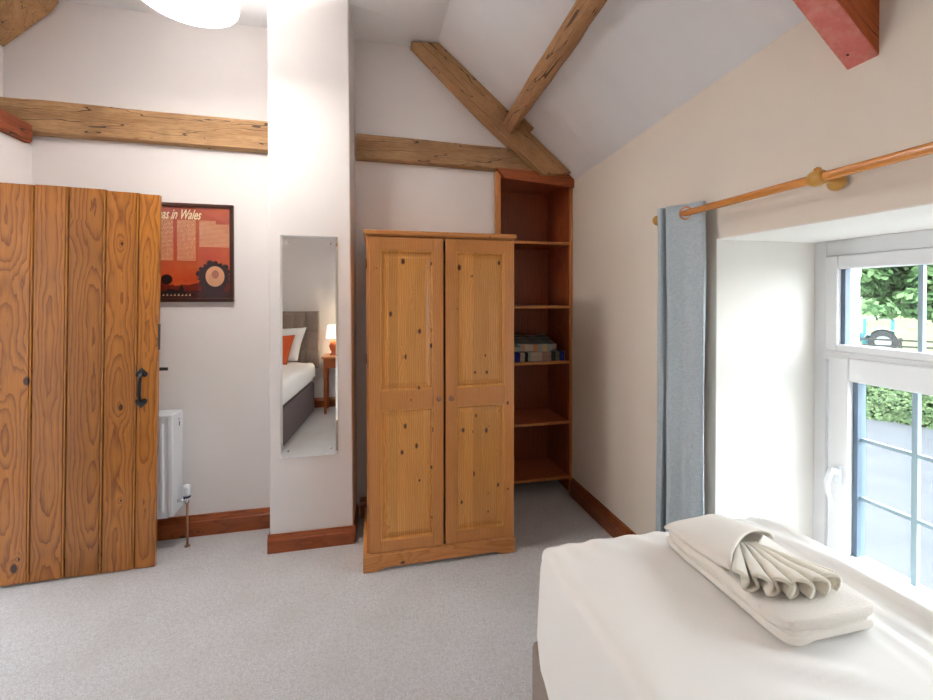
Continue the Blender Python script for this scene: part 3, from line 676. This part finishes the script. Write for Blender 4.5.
def folded(name, x0, x1, y0, y1, z0, z1, layers, mat, label, cat, group=None, seed=0, rot=0, sag=0, parent=None, wob=.004):
    cx, cy = (x0 + x1) / 2, (y0 + y1) / 2; t = thing(name, label, cat, (cx, cy, z0), group) if parent is None else parent
    h = (z1 - z0) / layers
    b = MB()
    for L in range(layers):
        zz0 = z0 + L * h; zz1 = zz0 + h * .96; r_ = min(h * .48, .018); n_ = 22
        # rounded slab via superellipse sections
        def ptf(u, v_, L=L, zz0=zz0, zz1=zz1):
            a = 2 * math.pi * u; ph = math.pi * (v_ - .5)
            def se(c_, e): return math.copysign(abs(c_) ** e, c_)
            hx_, hy_ = (x1 - x0) / 2, (y1 - y0) / 2
            cr = abs(math.cos(ph)) ** .22; sz = se(math.sin(ph), .45)
            X_ = cx + se(math.cos(a), .18) * hx_ * (cr * .06 / 1 + .94 if abs(ph) < 1.35 else cr); Y_ = cy + se(math.sin(a), .18) * hy_ * (cr * .06 + .94 if abs(ph) < 1.35 else cr)
            Z_ = (zz0 + zz1) / 2 + sz * (zz1 - zz0) / 2
            q = noise.noise(Vector((X_ * 14 + seed, Y_ * 14, L * 3.3))) * wob; q2 = noise.noise(Vector((X_ * 9, Y_ * 9 + seed, 7 + L))) * wob
            return Vector((X_ + q2 * 1.2, Y_ + q * 1.2, max(z0, Z_ + (q if L == layers - 1 and ph > 0 else 0) + (sag * (Y_ - cy) * L if Y_ > cy - .1 else sag * -.1 * L))))
        b.grid(ptf, 96, 22)
    o = b.build('folded_layers' if parent is None else name, mat, t, smooth=True)
    return t
folded('blanket', .93, 1.412, 2.865, 3.17, .985, 1.052, 2, plaid('dark_stripe_tartan', st2, 2.9, srgb(60, 50, 60)), 'folded tartan blanket with navy stripes, lying directly on the bookcase shelf', 'blanket', 'tartan blankets in the bookcase', 3)
folded('blanket', .93, 1.350, 2.87, 3.14, 1.054, 1.132, 2, plaid('teal_check_tartan', st1, 4.3, srgb(14, 84, 96)), 'folded teal and peach checked blanket on top of another blanket', 'blanket', 'tartan blankets in the bookcase', 8, wob=.016, sag=.22)

# ================================================================== PENDANT LAMP
pc = Vector((-.75, 2.04, 2.72)); pr_ = .198
pen = thing('pendant_lamp', 'glowing white drum pendant lamp hanging from the ceiling', 'lamp', (pc.x, pc.y, pc.z))
m = MB(); m.lathe([(pr_, 0), (pr_, .20)], (pc.x, pc.y, pc.z), 'Z', 64, False); m.build('lamp_shade', M['shade'], pen, smooth=True, solid=.003)
m = MB(); m.torus((pc.x, pc.y, pc.z), (0, 0, 1), pr_, .003, 64, 8); m.build('shade_ring', M['white'], pen, smooth=True)
m = MB(); m.lathe([(pr_ - .004, 0), (pr_ - .004, .003)], (pc.x, pc.y, pc.z + .003), 'Z', 64); m.build('diffuser', M['diff'], pen)
m = MB(); m.lathe([(.01, 0), (.028, .02), (.03, .05), (.02, .08), (.013, .10)], (pc.x, pc.y, 2.76), 'Z', 20); m.build('bulb', M['bulb'], pen, smooth=True)
m = MB(); m.tube([(pc.x, pc.y, 2.86), (pc.x, pc.y, 3.17)], .003, 8)
for k in range(3): a = k * 2.094; m.tube([(pc.x, pc.y, 2.89), (pc.x + (pr_ - .002) * math.cos(a), pc.y + (pr_ - .002) * math.sin(a), 2.898)], .002, 6)
m.build('flex', M['white'], pen)
m = MB(); m.lathe([(.045, 0), (.045, .012), (.03, .02)], (pc.x, pc.y, 3.163)); m.build('ceiling_rose', M['white'], pen, smooth=False)

# ================================================================== CURTAIN AND POLE
RX, RZ = 1.36, 1.819
pole = thing('curtain_pole', 'orange-brown wooden curtain pole on turned brackets over the window', 'curtain pole', (RX, .83, RZ))
m = MB(); m.tube([(RX, 1.765, RZ), (RX, 1.2, RZ), (RX, .5, RZ), (RX, -.14, RZ)], .0145, 20); m.build('rod', M['rod'], pole, smooth=True)
for yy, s_ in ((1.765, 1), (-.14, -1)):
    m = MB(); m.lathe([(.012, 0), (.019, .004), (.019, .010), (.014, .014), (.022, .024), (.024, .034), (.018, .044), (.006, .049)], (RX, yy, RZ), (0, s_, 0), 20); m.build('finial', M['brass'], pole, smooth=True)
for yy in (1.045, -.05):
    m = MB(); m.lathe([(.0155, -.024), (.021, -.020), (.025, -.008), (.025, .008), (.021, .020), (.0155, .024)], (RX, yy, RZ), (0, 1, 0), 24)
    m.lathe([(.010, -.001), (.010, .006)], (RX, yy, RZ + .025), (0, 0, 1), 10)
    m.lathe([(.012, .018), (.009, .035), (.010, .05), (.014, .058), (.024, .066), (.028, .073), (.028, .081), (.023, .087)], (RX, yy, RZ - .003), (1, 0, -.04), 24)
    m.build('bracket', M['brass'], pole, smooth=True)
    m = MB(); m.lathe([(.004, 0), (.003, .006)], (RX, yy, RZ + .028), (0, 0, 1), 10); m.build('screw', M['black'], pole)
ctr = [(1.43, 1.585), (1.415, 1.556), (1.386, 1.540), (1.36, 1.606), (1.318, 1.662), (1.322, 1.684), (1.36, 1.69), (1.40, 1.696), (1.395, 1.71), (1.36, 1.712), (1.308, 1.700), (1.312, 1.730), (1.36, 1.742), (1.405, 1.765)]
def cr_(P, t):
    n_ = len(P) - 1; f = t * n_; i = min(int(f), n_ - 1); f -= i
    p = [Vector((*P[max(0, min(n_, i + k))], 0)) for k in (-1, 0, 1, 2)]
    return .5 * ((2 * p[1]) + (p[2] - p[0]) * f + (2 * p[0] - 5 * p[1] + 4 * p[2] - p[3]) * f * f + (3 * p[1] - p[0] - 3 * p[2] + p[3]) * f ** 3)
def cf(u, v_):
    p = cr_(ctr, u); z_ = 1.858 - v_ * 1.60
    k = v_ * .04; cx_, cy_ = 1.37, 1.64
    wv = noise.noise(Vector((u * 6, v_ * 2.2, 3))) * .018 * min(1, v_ * 4) + noise.noise(Vector((u * 22, v_ * 1.2, 9))) * .012 * min(1, v_ * 6)
    X_ = cx_ + (p.x - cx_) * (1 - .25 * min(1, v_ * 2)) + wv; Y_ = cy_ + (p.y - cy_) * (1 + v_ * .16) + wv * .5 + v_ * .006
    return Vector((min(X_, 1.438), Y_, z_))
cur = thing('curtain', 'grey-blue linen eyelet curtain drawn back beside the window', 'curtain', (1.37, 1.64, .26))
m = MB(); m.grid(cf, 150, 40); m.build('cloth', M['curtain'], cur, smooth=True, solid=.003)
ey = MB(); ax = Vector((-.078, .142, 0)).normalized(); nn = Vector((ax.y, -ax.x, 0))
ey.torus((RX, 1.606, RZ), (nn.x, nn.y, 0), .026, .0055, 28, 8); ey.build('eyelet', M['eyelet'], cur, smooth=True)
for yy in (1.69, 1.712, 1.742):
    m = MB(); m.torus((RX, yy, RZ), (0, 1, 0), .026, .004, 24, 8); m.build('eyelet', M['eyelet'], cur, smooth=True)

# ================================================================== WINDOW BED
def drape(cx0, cx1, cy0, cy1, zt, r, dropx, dropy, wr_amp=.006, seed=0, step=.02, extra=None):
    """cloth over a box: top rectangle inset by r, edge arc of radius r, then straight drop"""
    b = MB()
    X0_, X1_, Y0_, Y1_ = cx0 + r, cx1 - r, cy0 + r, cy1 - r
    arc = r * math.pi / 2
    def fn(u, v_):
        a = (X0_ - dropx - arc) + u * ((X1_ - X0_) + 2 * (dropx + arc)); c_ = (Y0_ - dropy - arc) + v_ * ((Y1_ - Y0_) + 2 * (dropy + arc))
        qx = min(max(a, X0_), X1_); qy = min(max(c_, Y0_), Y1_); dx, dy = a - qx, c_ - qy; d_ = max(abs(dx), abs(dy)); L = math.hypot(dx, dy)
        z_ = zt
        if d_ > 1e-6:
            ux, uy = dx / L, dy / L
            if d_ < arc: out = r * math.sin(d_ / r); z_ = zt - r * (1 - math.cos(d_ / r))
            else: out = r; z_ = zt - r - (d_ - arc)
            k = 1.0
            X_, Y_ = qx + ux * out * k, qy + uy * out * k
        else: X_, Y_ = qx, qy
        P = Vector((X_, Y_, z_))
        e = noise.noise(Vector((X_ * 2.2 + seed, Y_ * 2.2, z_ * 2))) * wr_amp * 1.5
        g1 = noise.noise(Vector(((X_ * .5 + Y_) * 5 + seed, (X_ - Y_ * .5) * 1.1, 2 + z_ * 3)))
        g2 = abs(noise.noise(Vector(((X_ * 1.2 - Y_ * .3) * 5 + 9, (X_ * .3 + Y_ * 1.1) * 1.3, 8 + z_ * 2 + seed))))
        P.z += e + g1 * wr_amp - g2 * wr_amp
        if d_ > arc: P.x += dx / L * noise.noise(Vector((Y_ * 9 + seed, X_ * 9, z_ * 2))) * .010; P.y += dy / L * noise.noise(Vector((X_ * 9 + seed, Y_ * 4, z_ * 2))) * .010
        if extra: P = extra(P, a, c_)
        return P
    b.grid(fn, int((cx1 - cx0 + 2 * dropx) / step), int((cy1 - cy0 + 2 * dropy) / step)); return b
BT = .627
bed = thing('bed', 'single bed by the window with white sheet over a taupe divan base', 'bed', (1.0, .33, 0))
m = MB(); m.box(.524, 1.425, -.66, 1.322, .035, .312); m.build('divan_base', M['taupe'], bed, bevel=.02, seg=3)
for x_, y_ in ((.60, 1.25), (1.37, 1.25), (.60, -.58), (1.37, -.58)):
    MB().lathe([(.022, 0), (.022, .036)], (x_, y_, 0), 'Z', 14).build('castor', M['black'], bed)
m = MB(); m.box(.575, 1.40, -.64, 1.29, .312, .61); m.build('mattress', M['sheet'], bed, bevel=.04, seg=4)
def bx_(P, a, c_):
    # rolled edge along the window side
    if P.z > .5:
        e = math.exp(-((P.x - 1.40) / .05) ** 2) * .036 * min(1, max(0, (1.30 - P.y) / .12)); P.z += e
    # gentle pull creases leading to the towels
    if P.z > .55:
        k = min(1, max(0, (P.x - 1.16) / .16)); P.z += .0075 * k * math.sin((P.x + .12 * noise.noise(Vector((P.y * 1.3, 4, 4)))) * 95 + P.y * 4)
        k = max(0, 1 - abs(P.x - .93) / .16) * max(0, 1 - abs(P.y - .72) / .5)
        P.z += .008 * k * math.sin((P.x * .6 + P.y * .8 + .1 * noise.noise(P * 2)) * 60)
        k = math.exp(-((P.y - 1.27) / .05) ** 2); P.z += .006 * k * math.sin((P.x + .3 * P.y) * 55 + 3 * noise.noise(P * 4))
    ze = BT - .06
    if P.z < ze:
        hem = max(.16, .325 - .60 * max(0, 1.31 - P.y)) if a < 1 else .30
        t = min(1, (ze - P.z) / .26); P.z = ze - t * (ze - hem); 
        if a < .6: P.x -= .040 * t * min(1, max(0, (1.33 - P.y) / .12)) + .004
        if c_ > 1.2: P.y += .012 * t
    return P
m = drape(.553, 1.442, -.65, 1.325, BT, .035, .26, .26, .005, 2.0, .016, bx_)
m.build('sheet', M['sheet'], bed, smooth=True)

# towels
tb = BT + .006
def towel_slab(b, x0, x1, y0, y1, z0, z1, seed, e=.25, wob=.004, nz=16):
    cx, cy = (x0 + x1) / 2, (y0 + y1) / 2; hx_, hy_ = (x1 - x0) / 2, (y1 - y0) / 2; hz = (z1 - z0) / 2
    def se(c_, p): return math.copysign(abs(c_) ** p, c_)
    def fn(u, v_):
        a = 2 * math.pi * u; ph = math.pi * (v_ - .5); c0 = max(math.cos(ph), 0)
        # round the side with radius hz
        cc = c0; ins = hz * (1 - cc ** .6) if v_ not in (0, 1) else 0
        k = (c0 ** .35) if c0 < .35 else 1
        X_ = se(math.cos(a), e) * (hx_ - ins) * (1 if c0 > .3 else c0 / .3); Y_ = se(math.sin(a), e) * (hy_ - ins) * (1 if c0 > .3 else c0 / .3)
        Z_ = hz * se(math.sin(ph), .8) if c0 > .3 else hz * math.copysign(1, math.sin(ph)) * abs(math.sin(ph)) ** .8
        P = Vector((cx + X_, cy + Y_, (z0 + z1) / 2 + Z_))
        q = Vector((noise.noise(P * 9 + Vector((seed, 0, 0))), noise.noise(P * 11 + Vector((0, seed, 5))), noise.noise(P * 8 + Vector((2, 0, seed)))))
        P += q * wob; return P
    b.grid(fn, 110, nz)
bt = thing('bath_towel', 'folded cream bath towel lying on the white bed, under a fanned towel', 'towel', (1.13, 1.02, tb), None)
tx0, tx1, ty0, ty1 = .948, 1.236, .785, 1.222
m = MB(); 
for k_, (z0, z1, ins) in enumerate(((0, .022, 0), (.014, .036, .006), (.026, .057, .001))):
    towel_slab(m, tx0 + ins, tx1 - ins, ty0 + ins, ty1 - ins, tb + z0, tb + z1, k_ * 3.1, .20, .011)
m.build('folded_layers', M['towel'], bt, smooth=True)
TT = tb + .053
ft = thing('hand_towel', 'cream hand towel folded into a pocket holding a pleated flannel, on the bath towel', 'towel', (1.08, 1.12, TT))
m = MB()
def pocket(u, v_):
    a = 2 * math.pi * u
    def se(c_, p): return math.copysign(abs(c_) ** p, c_)
    A0, A1 = Vector((.945, 1.205, 0)), Vector((1.175, 1.215, 0))      # closed far end
    B0, B1 = Vector((.948, .945, 0)), Vector((1.185, 1.035, 0))       # open mouth
    f = se(math.cos(a), .55) * .5 + .5
    L = A0.lerp(B0, v_); Q = A1.lerp(B1, v_); P = L.lerp(Q, f)
    h0 = .012 + .017 * v_
    if v_ < .08: h0 *= (v_ / .08) ** .5 * .7 + .3
    up_ = se(math.sin(a), .75)
    if up_ < 0: P.y += .03 * v_
    P.y += .03 * v_ * (4 * f * (1 - f)) * (1 if up_ > 0 else 0)
    P.z = TT + .003 + h0 + up_ * h0 * (1 + .3 * (4 * f * (1 - f)))
    P += Vector((noise.noise(P * 12), noise.noise(P * 12 + Vector((5, 0, 0))), noise.noise(P * 9 + Vector((0, 7, 0))) * .8)) * .007
    P.z = max(P.z, TT + .002); return P
m.grid(pocket, 72, 24); m.build('pocket', M['towel'], ft, smooth=True, solid=.006)
fn_ = thing('flannel', 'cream flannel pleated like a fan, tucked into the hand towel pocket on the bed', 'flannel', (1.10, 1.0, TT))
def fan(u, v_):
    npl = 6; a = R(225) + R(68) * u; rr = .05 + v_ * .195
    amp = .004 + .016 * v_; ph = u * npl * 2 * math.pi + .8
    d_ = Vector((math.cos(a), math.sin(a), 0)); tng = Vector((-d_.y, d_.x, 0))
    P = Vector((1.105, 1.085, 0)) + d_ * rr * (1 - .05 * math.cos(ph) * v_) + tng * math.sin(2 * ph) * -.010 * v_
    P.z = TT + .030 + amp * math.sin(ph) + .004 * noise.noise(P * 20)
    return P
m = MB(); m.grid(fan, 150, 22); m.build('pleats', M['towel2'], fn_, smooth=True, solid=.009)

# ================================================================== SECOND BED (seen in the mirror)
bed2 = thing('bed', 'made-up bed with buttoned taupe headboard, reflected in the wall mirror', 'bed', (-1.16, -.62, 0))
X2a, X2b = -1.675, -.675; Y2a, Y2b = -.60, .85
m = MB(); m.box(X2a, X2b, Y2a, Y2b, .03, .40); m.build('divan_base', plain('grey_divan', srgb(112, 98, 98), .85, .05, 60), bed2, bevel=.02)
m = MB(); m.box(X2a + .01, X2b - .01, Y2a, Y2b - .02, .40, .60); m.build('mattress', M['sheet'], bed2, bevel=.04, seg=3)
m = drape(X2a - .01, X2b + .03, Y2a + .05, Y2b + .03, .655, .06, .10, .10, .016, 5.0, .03,
          lambda P, a, c_: Vector((P.x, P.y, P.z - (.07 * max(0, noise.noise(Vector((P.y * 3, 1, 1)))) if P.z < .6 else 0))))
m.build('duvet', M['sheet'], bed2, smooth=True)
def hb(u, v_):
    x = X2a + .0 + u * 1.04; z = .56 + v_ * .71; 
    cells = 7; rows = 3; fx = (u * cells) % 1; fz = (v_ * rows) % 1
    q = abs(math.sin(math.pi * u * cells)) ** .5 * abs(math.sin(math.pi * min(1, v_ * 1.03) * rows)) ** .4
    return Vector((x, -.622 + .030 * q, z))
m = MB(); m.grid(hb, 112, 60); m.box(X2a, X2a + 1.04, -.70, -.624, .56, 1.27); m.build('headboard', M['taupe'], bed2, smooth=False)
for k in range(1, 7):
    for z_ in (.797, 1.033):
        MB().lathe([(.012, 0), (.010, .006), (.004, .009)], (X2a + k * 1.04 / 7, -.621, z_), (0, 1, 0), 12).build('button', M['taupe'], bed2, smooth=True)
def pillow(name, cx, cy, cz, sx, sy, th_, tilt, mat, label, group=None, yaw=0):
    t = thing(name, label, 'pillow' if name == 'pillow' else 'cushion', (cx, cy, cz - sy / 2 * math.cos(tilt)), group)
    b = MB()
    for sg in (1, -1):
        def fn(u, v_, sg=sg):
            a, c_ = u * 2 - 1, v_ * 2 - 1; k = (max(0, 1 - abs(a) ** 3.5) * max(0, 1 - abs(c_) ** 3.5)) ** .45
            pin = 1 - .07 * (1 - abs(a) ** 2) * abs(c_) ** 4
            x = a * sx / 2 * (1 - .05 * (1 - c_ * c_) * abs(a) ** 6); z = c_ * sy / 2 * pin; y = sg * th_ / 2 * k + noise.noise(Vector((a * 2 + cx, c_ * 2, cy * 3 + sg))) * .008 * k
            y2 = y * math.cos(tilt) - z * math.sin(tilt); z2 = y * math.sin(tilt) + z * math.cos(tilt)
            x3 = x * math.cos(yaw) - y2 * math.sin(yaw) + z2 * .22; y3 = x * math.sin(yaw) + y2 * math.cos(yaw)
            return Vector((cx + x3, cy + y3, cz + z2))
        b.grid(fn, 26, 20)
    b.build('case', mat, t, smooth=True); return t
bed2.location = (-1.16 + .02, -.62 + .12, 0); bed2.rotation_euler.z = R(5.5)
pillow('pillow', -1.10, -.36, .875, .62, .42, .15, R(18), M['sheet'], 'white pillow propped on the headboard, reflected in the wall mirror')
pillow('cushion', -1.08, -.19, .83, .38, .36, .12, R(20), M['orangecloth'], 'orange cushion leaning on the white pillow, reflected in the mirror')
# bedside table
tbx0, tbx1, tby0, tby1 = -.545, -.14, -.66, -.33
tab = thing('bedside_table', 'pine bedside table on turned legs, reflected in the wall mirror', 'table', ((tbx0 + tbx1) / 2, (tby0 + tby1) / 2, 0))
m = MB(); m.box(tbx0 - .02, tbx1 + .02, tby0 - .005, tby1 + .02, .69, .712); m.build('table_top', M['pineh'], tab, bevel=.005)
m = MB(); m.box(tbx0, tbx1, tby0, tby1, .57, .69); m.build('apron', M['skirt'], tab, bevel=.002)
for x_ in (tbx0 + .022, tbx1 - .022):
    for y_ in (tby0 + .022, tby1 - .022):
        m = MB(); m.lathe([(.014, 0), (.018, .03), (.016, .07), (.019, .16), (.021, .3), (.018, .40), (.022, .415), (.016, .43), (.022, .445), (.022, .46)], (x_, y_, 0), 'Z', 16); m.box(x_ - .022, x_ + .022, y_ - .022, y_ + .022, .46, .57); m.build('leg', M['skirt'], tab, smooth=False)
m = MB(); m.lathe([(.009, 0), (.007, .01), (.014, .02), (.008, .028)], ((tbx0 + tbx1) / 2, tby1, .63), (0, 1, 0)); m.build('knob', M['brass'], tab, smooth=True)
lx, ly = -.43, -.52
lamp = thing('bedside_lamp', 'small lit table lamp with orange base on the bedside table, in the mirror', 'lamp', (lx, ly, .713))
m = MB(); m.lathe([(.055, 0), (.05, .012), (.03, .03), (.05, .07), (.062, .11), (.05, .15), (.022, .18), (.012, .20), (.010, .22)], (lx, ly, .713), 'Z', 24); m.build('base', M['orangeglaze'], lamp, smooth=True)
m = MB(); m.lathe([(.095, 0), (.075, .165)], (lx, ly, .925), 'Z', 32, False); m.build('lamp_shade', M['bshade'], lamp, smooth=True, solid=.003)
m = MB(); m.lathe([(.008, 0), (.024, .02), (.026, .04), (.012, .07)], (lx, ly, .96), 'Z', 14); m.build('bulb', emit('bedside_bulb', (1, .76, .48, 1), 60), lamp, smooth=True)
m = MB(); m.tube([(lx, ly, .93), (lx, ly, .965)], .008, 8); m.build('lamp_holder', M['white'], lamp)

# ================================================================== OUTSIDE
GZ = -2.5
gr = NT('meadow_grass'); a = gr.noise(gr.oc(), .6, 5, .6); bq = gr.noise(gr.oc(), 12, 3)
gmat = gr.fin(gr.mix(gr.rng(a, .3, .7), srgb(98, 102, 76), srgb(84, 90, 62)), 1, Specular_IOR_Level=0.0)
struct(MB().box(15.5, 160, -60, 160, GZ - .3, GZ - .01).build('ground_meadow', gmat))
struct(MB().box(2.12, 17.5, -40, 60, GZ - .3, GZ).build('ground_drive', plain('pale_tarmac', srgb(74, 75, 77), .95, .06, 1.5, .3, 60, Specular_IOR_Level=0.0)))
# lower facade of the house is wall_right itself
leafc = {}
def leafmat(name, c0, c1):
    n = NT(name); g_ = n.new('ShaderNodeNewGeometry'); r_ = g_.outputs['Random Per Island']
    return n.fin(n.mix(r_, c0, c1), .6, Specular_IOR_Level=0.1)
M['leaf'] = leafmat('tree_leaf', srgb(28, 50, 24), srgb(86, 112, 72))
M['hedgeleaf'] = leafmat('hedge_leaf', srgb(34, 52, 30), srgb(88, 104, 70))
def leaves(b, fn, n_, size, rnd, lobes=5):
    for _ in range(n_):
        c_, nrm_ = fn(rnd); s = size * rnd.uniform(.6, 1.3)
        nv = (nrm_ + Vector((rnd.uniform(-.6, .6), rnd.uniform(-.6, .6), rnd.uniform(-.2, .9)))).normalized()
        u = nv.orthogonal().normalized(); u = (Matrix.Rotation(rnd.uniform(0, 6.28), 3, nv) @ u); v_ = nv.cross(u)
        pts = [c_ - u * s * .5, c_ - u * s * .15 + v_ * s * .32 - nv * s * .08, c_ + u * s * .5 - nv * s * .15, c_ - u * s * .15 - v_ * s * .32 - nv * s * .08]
        b.add(pts, [(0, 1, 2, 3)])
def dirp(x, t, z):   # point at planar distance t along the pixel column x
    u = (x - 466) / F; return Vector(((.2247 + u * .9744) * t, (.9744 - u * .2247) * t, z))
# tree
tc_ = dirp(905, 16, 3.3)
tree = thing('tree', 'leafy green tree with drooping branches beyond the drive, seen through the fanlight', 'tree', (tc_.x, tc_.y, GZ))
rnd = random.Random(5); clumps = []
for k in range(210):
    xx = rnd.uniform(858, 1120); yy = rnd.uniform(90, 322) if k > 40 else rnd.uniform(230, 318); t_ = rnd.uniform(14, 18); q = dirp(xx, t_, 1.45 + (297 - yy) / F * t_ * 1.03)
    clumps.append((q, rnd.uniform(.55, .95)))
for k in range(90):
    t_ = rnd.uniform(16, 18.5); clumps.append((dirp(rnd.uniform(855, 1000), t_, 1.45 + (297 - rnd.uniform(225, 308)) / F * t_ * 1.03), rnd.uniform(.6, .9)))
def tfn(r_):
    c_, s = r_.choice(clumps); d_ = Vector((r_.gauss(0, 1), r_.gauss(0, 1), abs(r_.gauss(0, 1)) * .8 - .2)).normalized()
    return c_ + Vector((d_.x, d_.y, d_.z * .6)) * s * r_.uniform(.75, 1.05), d_
b = MB(); leaves(b, tfn, 72000, .27, rnd); b.build('foliage', M['leaf'], tree)
tk = dirp(1010, 16, 0)
b = MB(); b.tube([(tk.x, tk.y, GZ), (tk.x, tk.y, -.5), (tk.x - .1, tk.y + .1, 2), (tk.x - .2, tk.y, 4.5)], [.35, .26, .2, .08])
for k in range(50, 62):
    q = clumps[k][0]; b.tube([(tk.x, tk.y, 2.0), (q + Vector((tk.x, tk.y, 4.5))) * .5, q], [.10, .06, .02], 7)
b.build('trunk', oldwood('bark', srgb(50, 44, 36), srgb(40, 34, 28), srgb(28, 24, 20), 'Z'), tree, smooth=True)
# hedge on a low bank
hd = thing('hedge', 'low green hedge along the far side of the drive', 'hedge', tuple(dirp(895, 13.4, GZ)))
ang = Vector((1, -.42, 0)); A_ = dirp(850, 14.2, GZ); B_ = dirp(960, 12.2, GZ); dv = (B_ - A_).normalized(); A_ = A_ - dv * 6; B_ = B_ + dv * 9; nrmv = Vector((dv.y, -dv.x, 0)); nrmv = -nrmv if nrmv.dot(A_) < 0 else nrmv
rnd = random.Random(8)
def hfn(r_):
    f = r_.random(); p = A_.lerp(B_, f); d_ = r_.random(); hh = 1.35 + .35 * noise.noise(Vector((f * 14, 0, 0)))
    th = r_.uniform(0, math.pi / 2 * 1.25); q = 1.3 + .25 * noise.noise(Vector((f * 30, th * 3, 2)))
    return p + nrmv * (1.3 - q * math.cos(th)) + Vector((0, 0, max(.03, hh * math.sin(min(th, 1.57)) + .1 * noise.noise(Vector((f * 60, th * 8, 5)))))), (-nrmv * math.cos(th) + Vector((0, 0, 1)) * math.sin(th))
b = MB(); leaves(b, hfn, 22000, .13, rnd); b.build('foliage', M['hedgeleaf'], hd)
b = MB()
def hcore(u, v_):
    p = A_.lerp(B_, u); th = v_ * math.pi; return p + nrmv * (1.3 - 1.05 * math.cos(th)) + Vector((0, 0, 1.1 * math.sin(th)))
b.grid(hcore, 40, 10); b.build('branches', plain('hedge_core', srgb(34, 46, 24), 1, .2, 5, Specular_IOR_Level=0.0), hd, smooth=True)
# fence
f0, f1 = dirp(840, 26, 0), dirp(960, 23, 0); fd = (f1 - f0).normalized(); f0 -= fd * 4; f1 += fd * 8; fL = (f1 - f0).length
fe = thing('fence', 'weathered post-and-rail fence between the drive and the meadow', 'fence', (f0.x, f0.y, GZ))
fm = oldwood('fence_wood', srgb(52, 50, 48), srgb(42, 40, 38), srgb(30, 28, 26), 'Z')
for zz_ in (-1.05, -1.40, -1.75):
    b = MB(); b.tube([(f0.x, f0.y, zz_), (f1.x, f1.y, zz_)], .07, 4); b.build('rail', fm, fe)
for k in range(int(fL / 2.2) + 1):
    p = f0 + fd * 2.2 * k; MB().box(p.x - .06, p.x + .06, p.y - .06, p.y + .06, GZ, -.9).build('post', fm, fe)
# tractor
tp = dirp(871, 31, GZ)
tr_ = thing('tractor', 'turquoise tractor with a cab parked in the meadow behind the fence', 'tractor', tuple(tp))
ca = Vector((-.55, .83, 0)).normalized()  # long axis
tq = plain('turquoise_paint', srgb(40, 98, 110), .4); wt = plain('white_paint', srgb(120, 124, 124), .5); blk = plain('tyre_rubber', srgb(38, 40, 42), .9)
sdv = Vector((ca.y, -ca.x, 0))
def TB(l0, l1, w0, w1, z0, z1, name, mat, bev=.03, taper=0):
    b = MB(); P = lambda l, w2, z: tp + ca * l + sdv * w2 + Vector((0, 0, z))
    b.hexa([P(l0, w0, z0), P(l1, w0, z0), P(l1, w1, z0), P(l0, w1, z0)], [P(l0 + taper, w0 + taper * .5, z1), P(l1 - taper, w0 + taper * .5, z1), P(l1 - taper, w1 - taper * .5, z1), P(l0 + taper, w1 - taper * .5, z1)])
    return b.build(name, mat, tr_, bevel=bev)
TB(.4, 2.2, -.35, .35, .7, 1.35, 'hood', tq, .08); TB(-1.1, .5, -.55, .55, .55, 1.2, 'body', tq)
TB(-1.2, .45, -.7, .7, 2.35, 2.5, 'cab_roof', wt, .05)
for l, w2 in ((-1.1, -.6), (-1.1, .6), (.35, -.6), (.35, .6)): TB(l - .08, l + .08, w2 - .08, w2 + .08, 1.1, 2.36, 'cab_post', tq, 0)
TB(-1.05, .3, -.57, .57, 1.2, 2.35, 'cab_glass', M['glass'], 0)
for s__ in (-.85, .85):
    for (l, r_, ww) in ((-.6, .78, .38), (1.7, .48, .26)):
        c_ = tp + ca * l + sdv * s__ * (1 if r_ > .6 else .85) + Vector((0, 0, r_))
        b = MB(); b.lathe([(r_ * .55, -ww / 2), (r_ * .95, -ww / 2), (r_, -ww / 4), (r_, ww / 4), (r_ * .95, ww / 2), (r_ * .55, ww / 2)], c_, sdv, 32, False); wl = b.build('wheel', blk, tr_, smooth=False)
        b = MB(); b.lathe([(r_ * .56, -ww / 2.4), (r_ * .2, -ww / 5), (r_ * .2, ww / 5), (r_ * .56, ww / 2.4)], c_, sdv, 24); b.build('rim', wt, wl)
    # mudguard arc
    b = MB(); 
    def arc_(u, v_, s__=s__):
        a = R(10 + 160 * u); return tp + ca * (-.6 + 1.0 * math.cos(a)) + sdv * (s__ + (v_ - .5) * .45) + Vector((0, 0, .78 + .92 * math.sin(a)))
    b.grid(arc_, 16, 2); b.build('mudguard', wt, tr_, solid=.05, smooth=True)
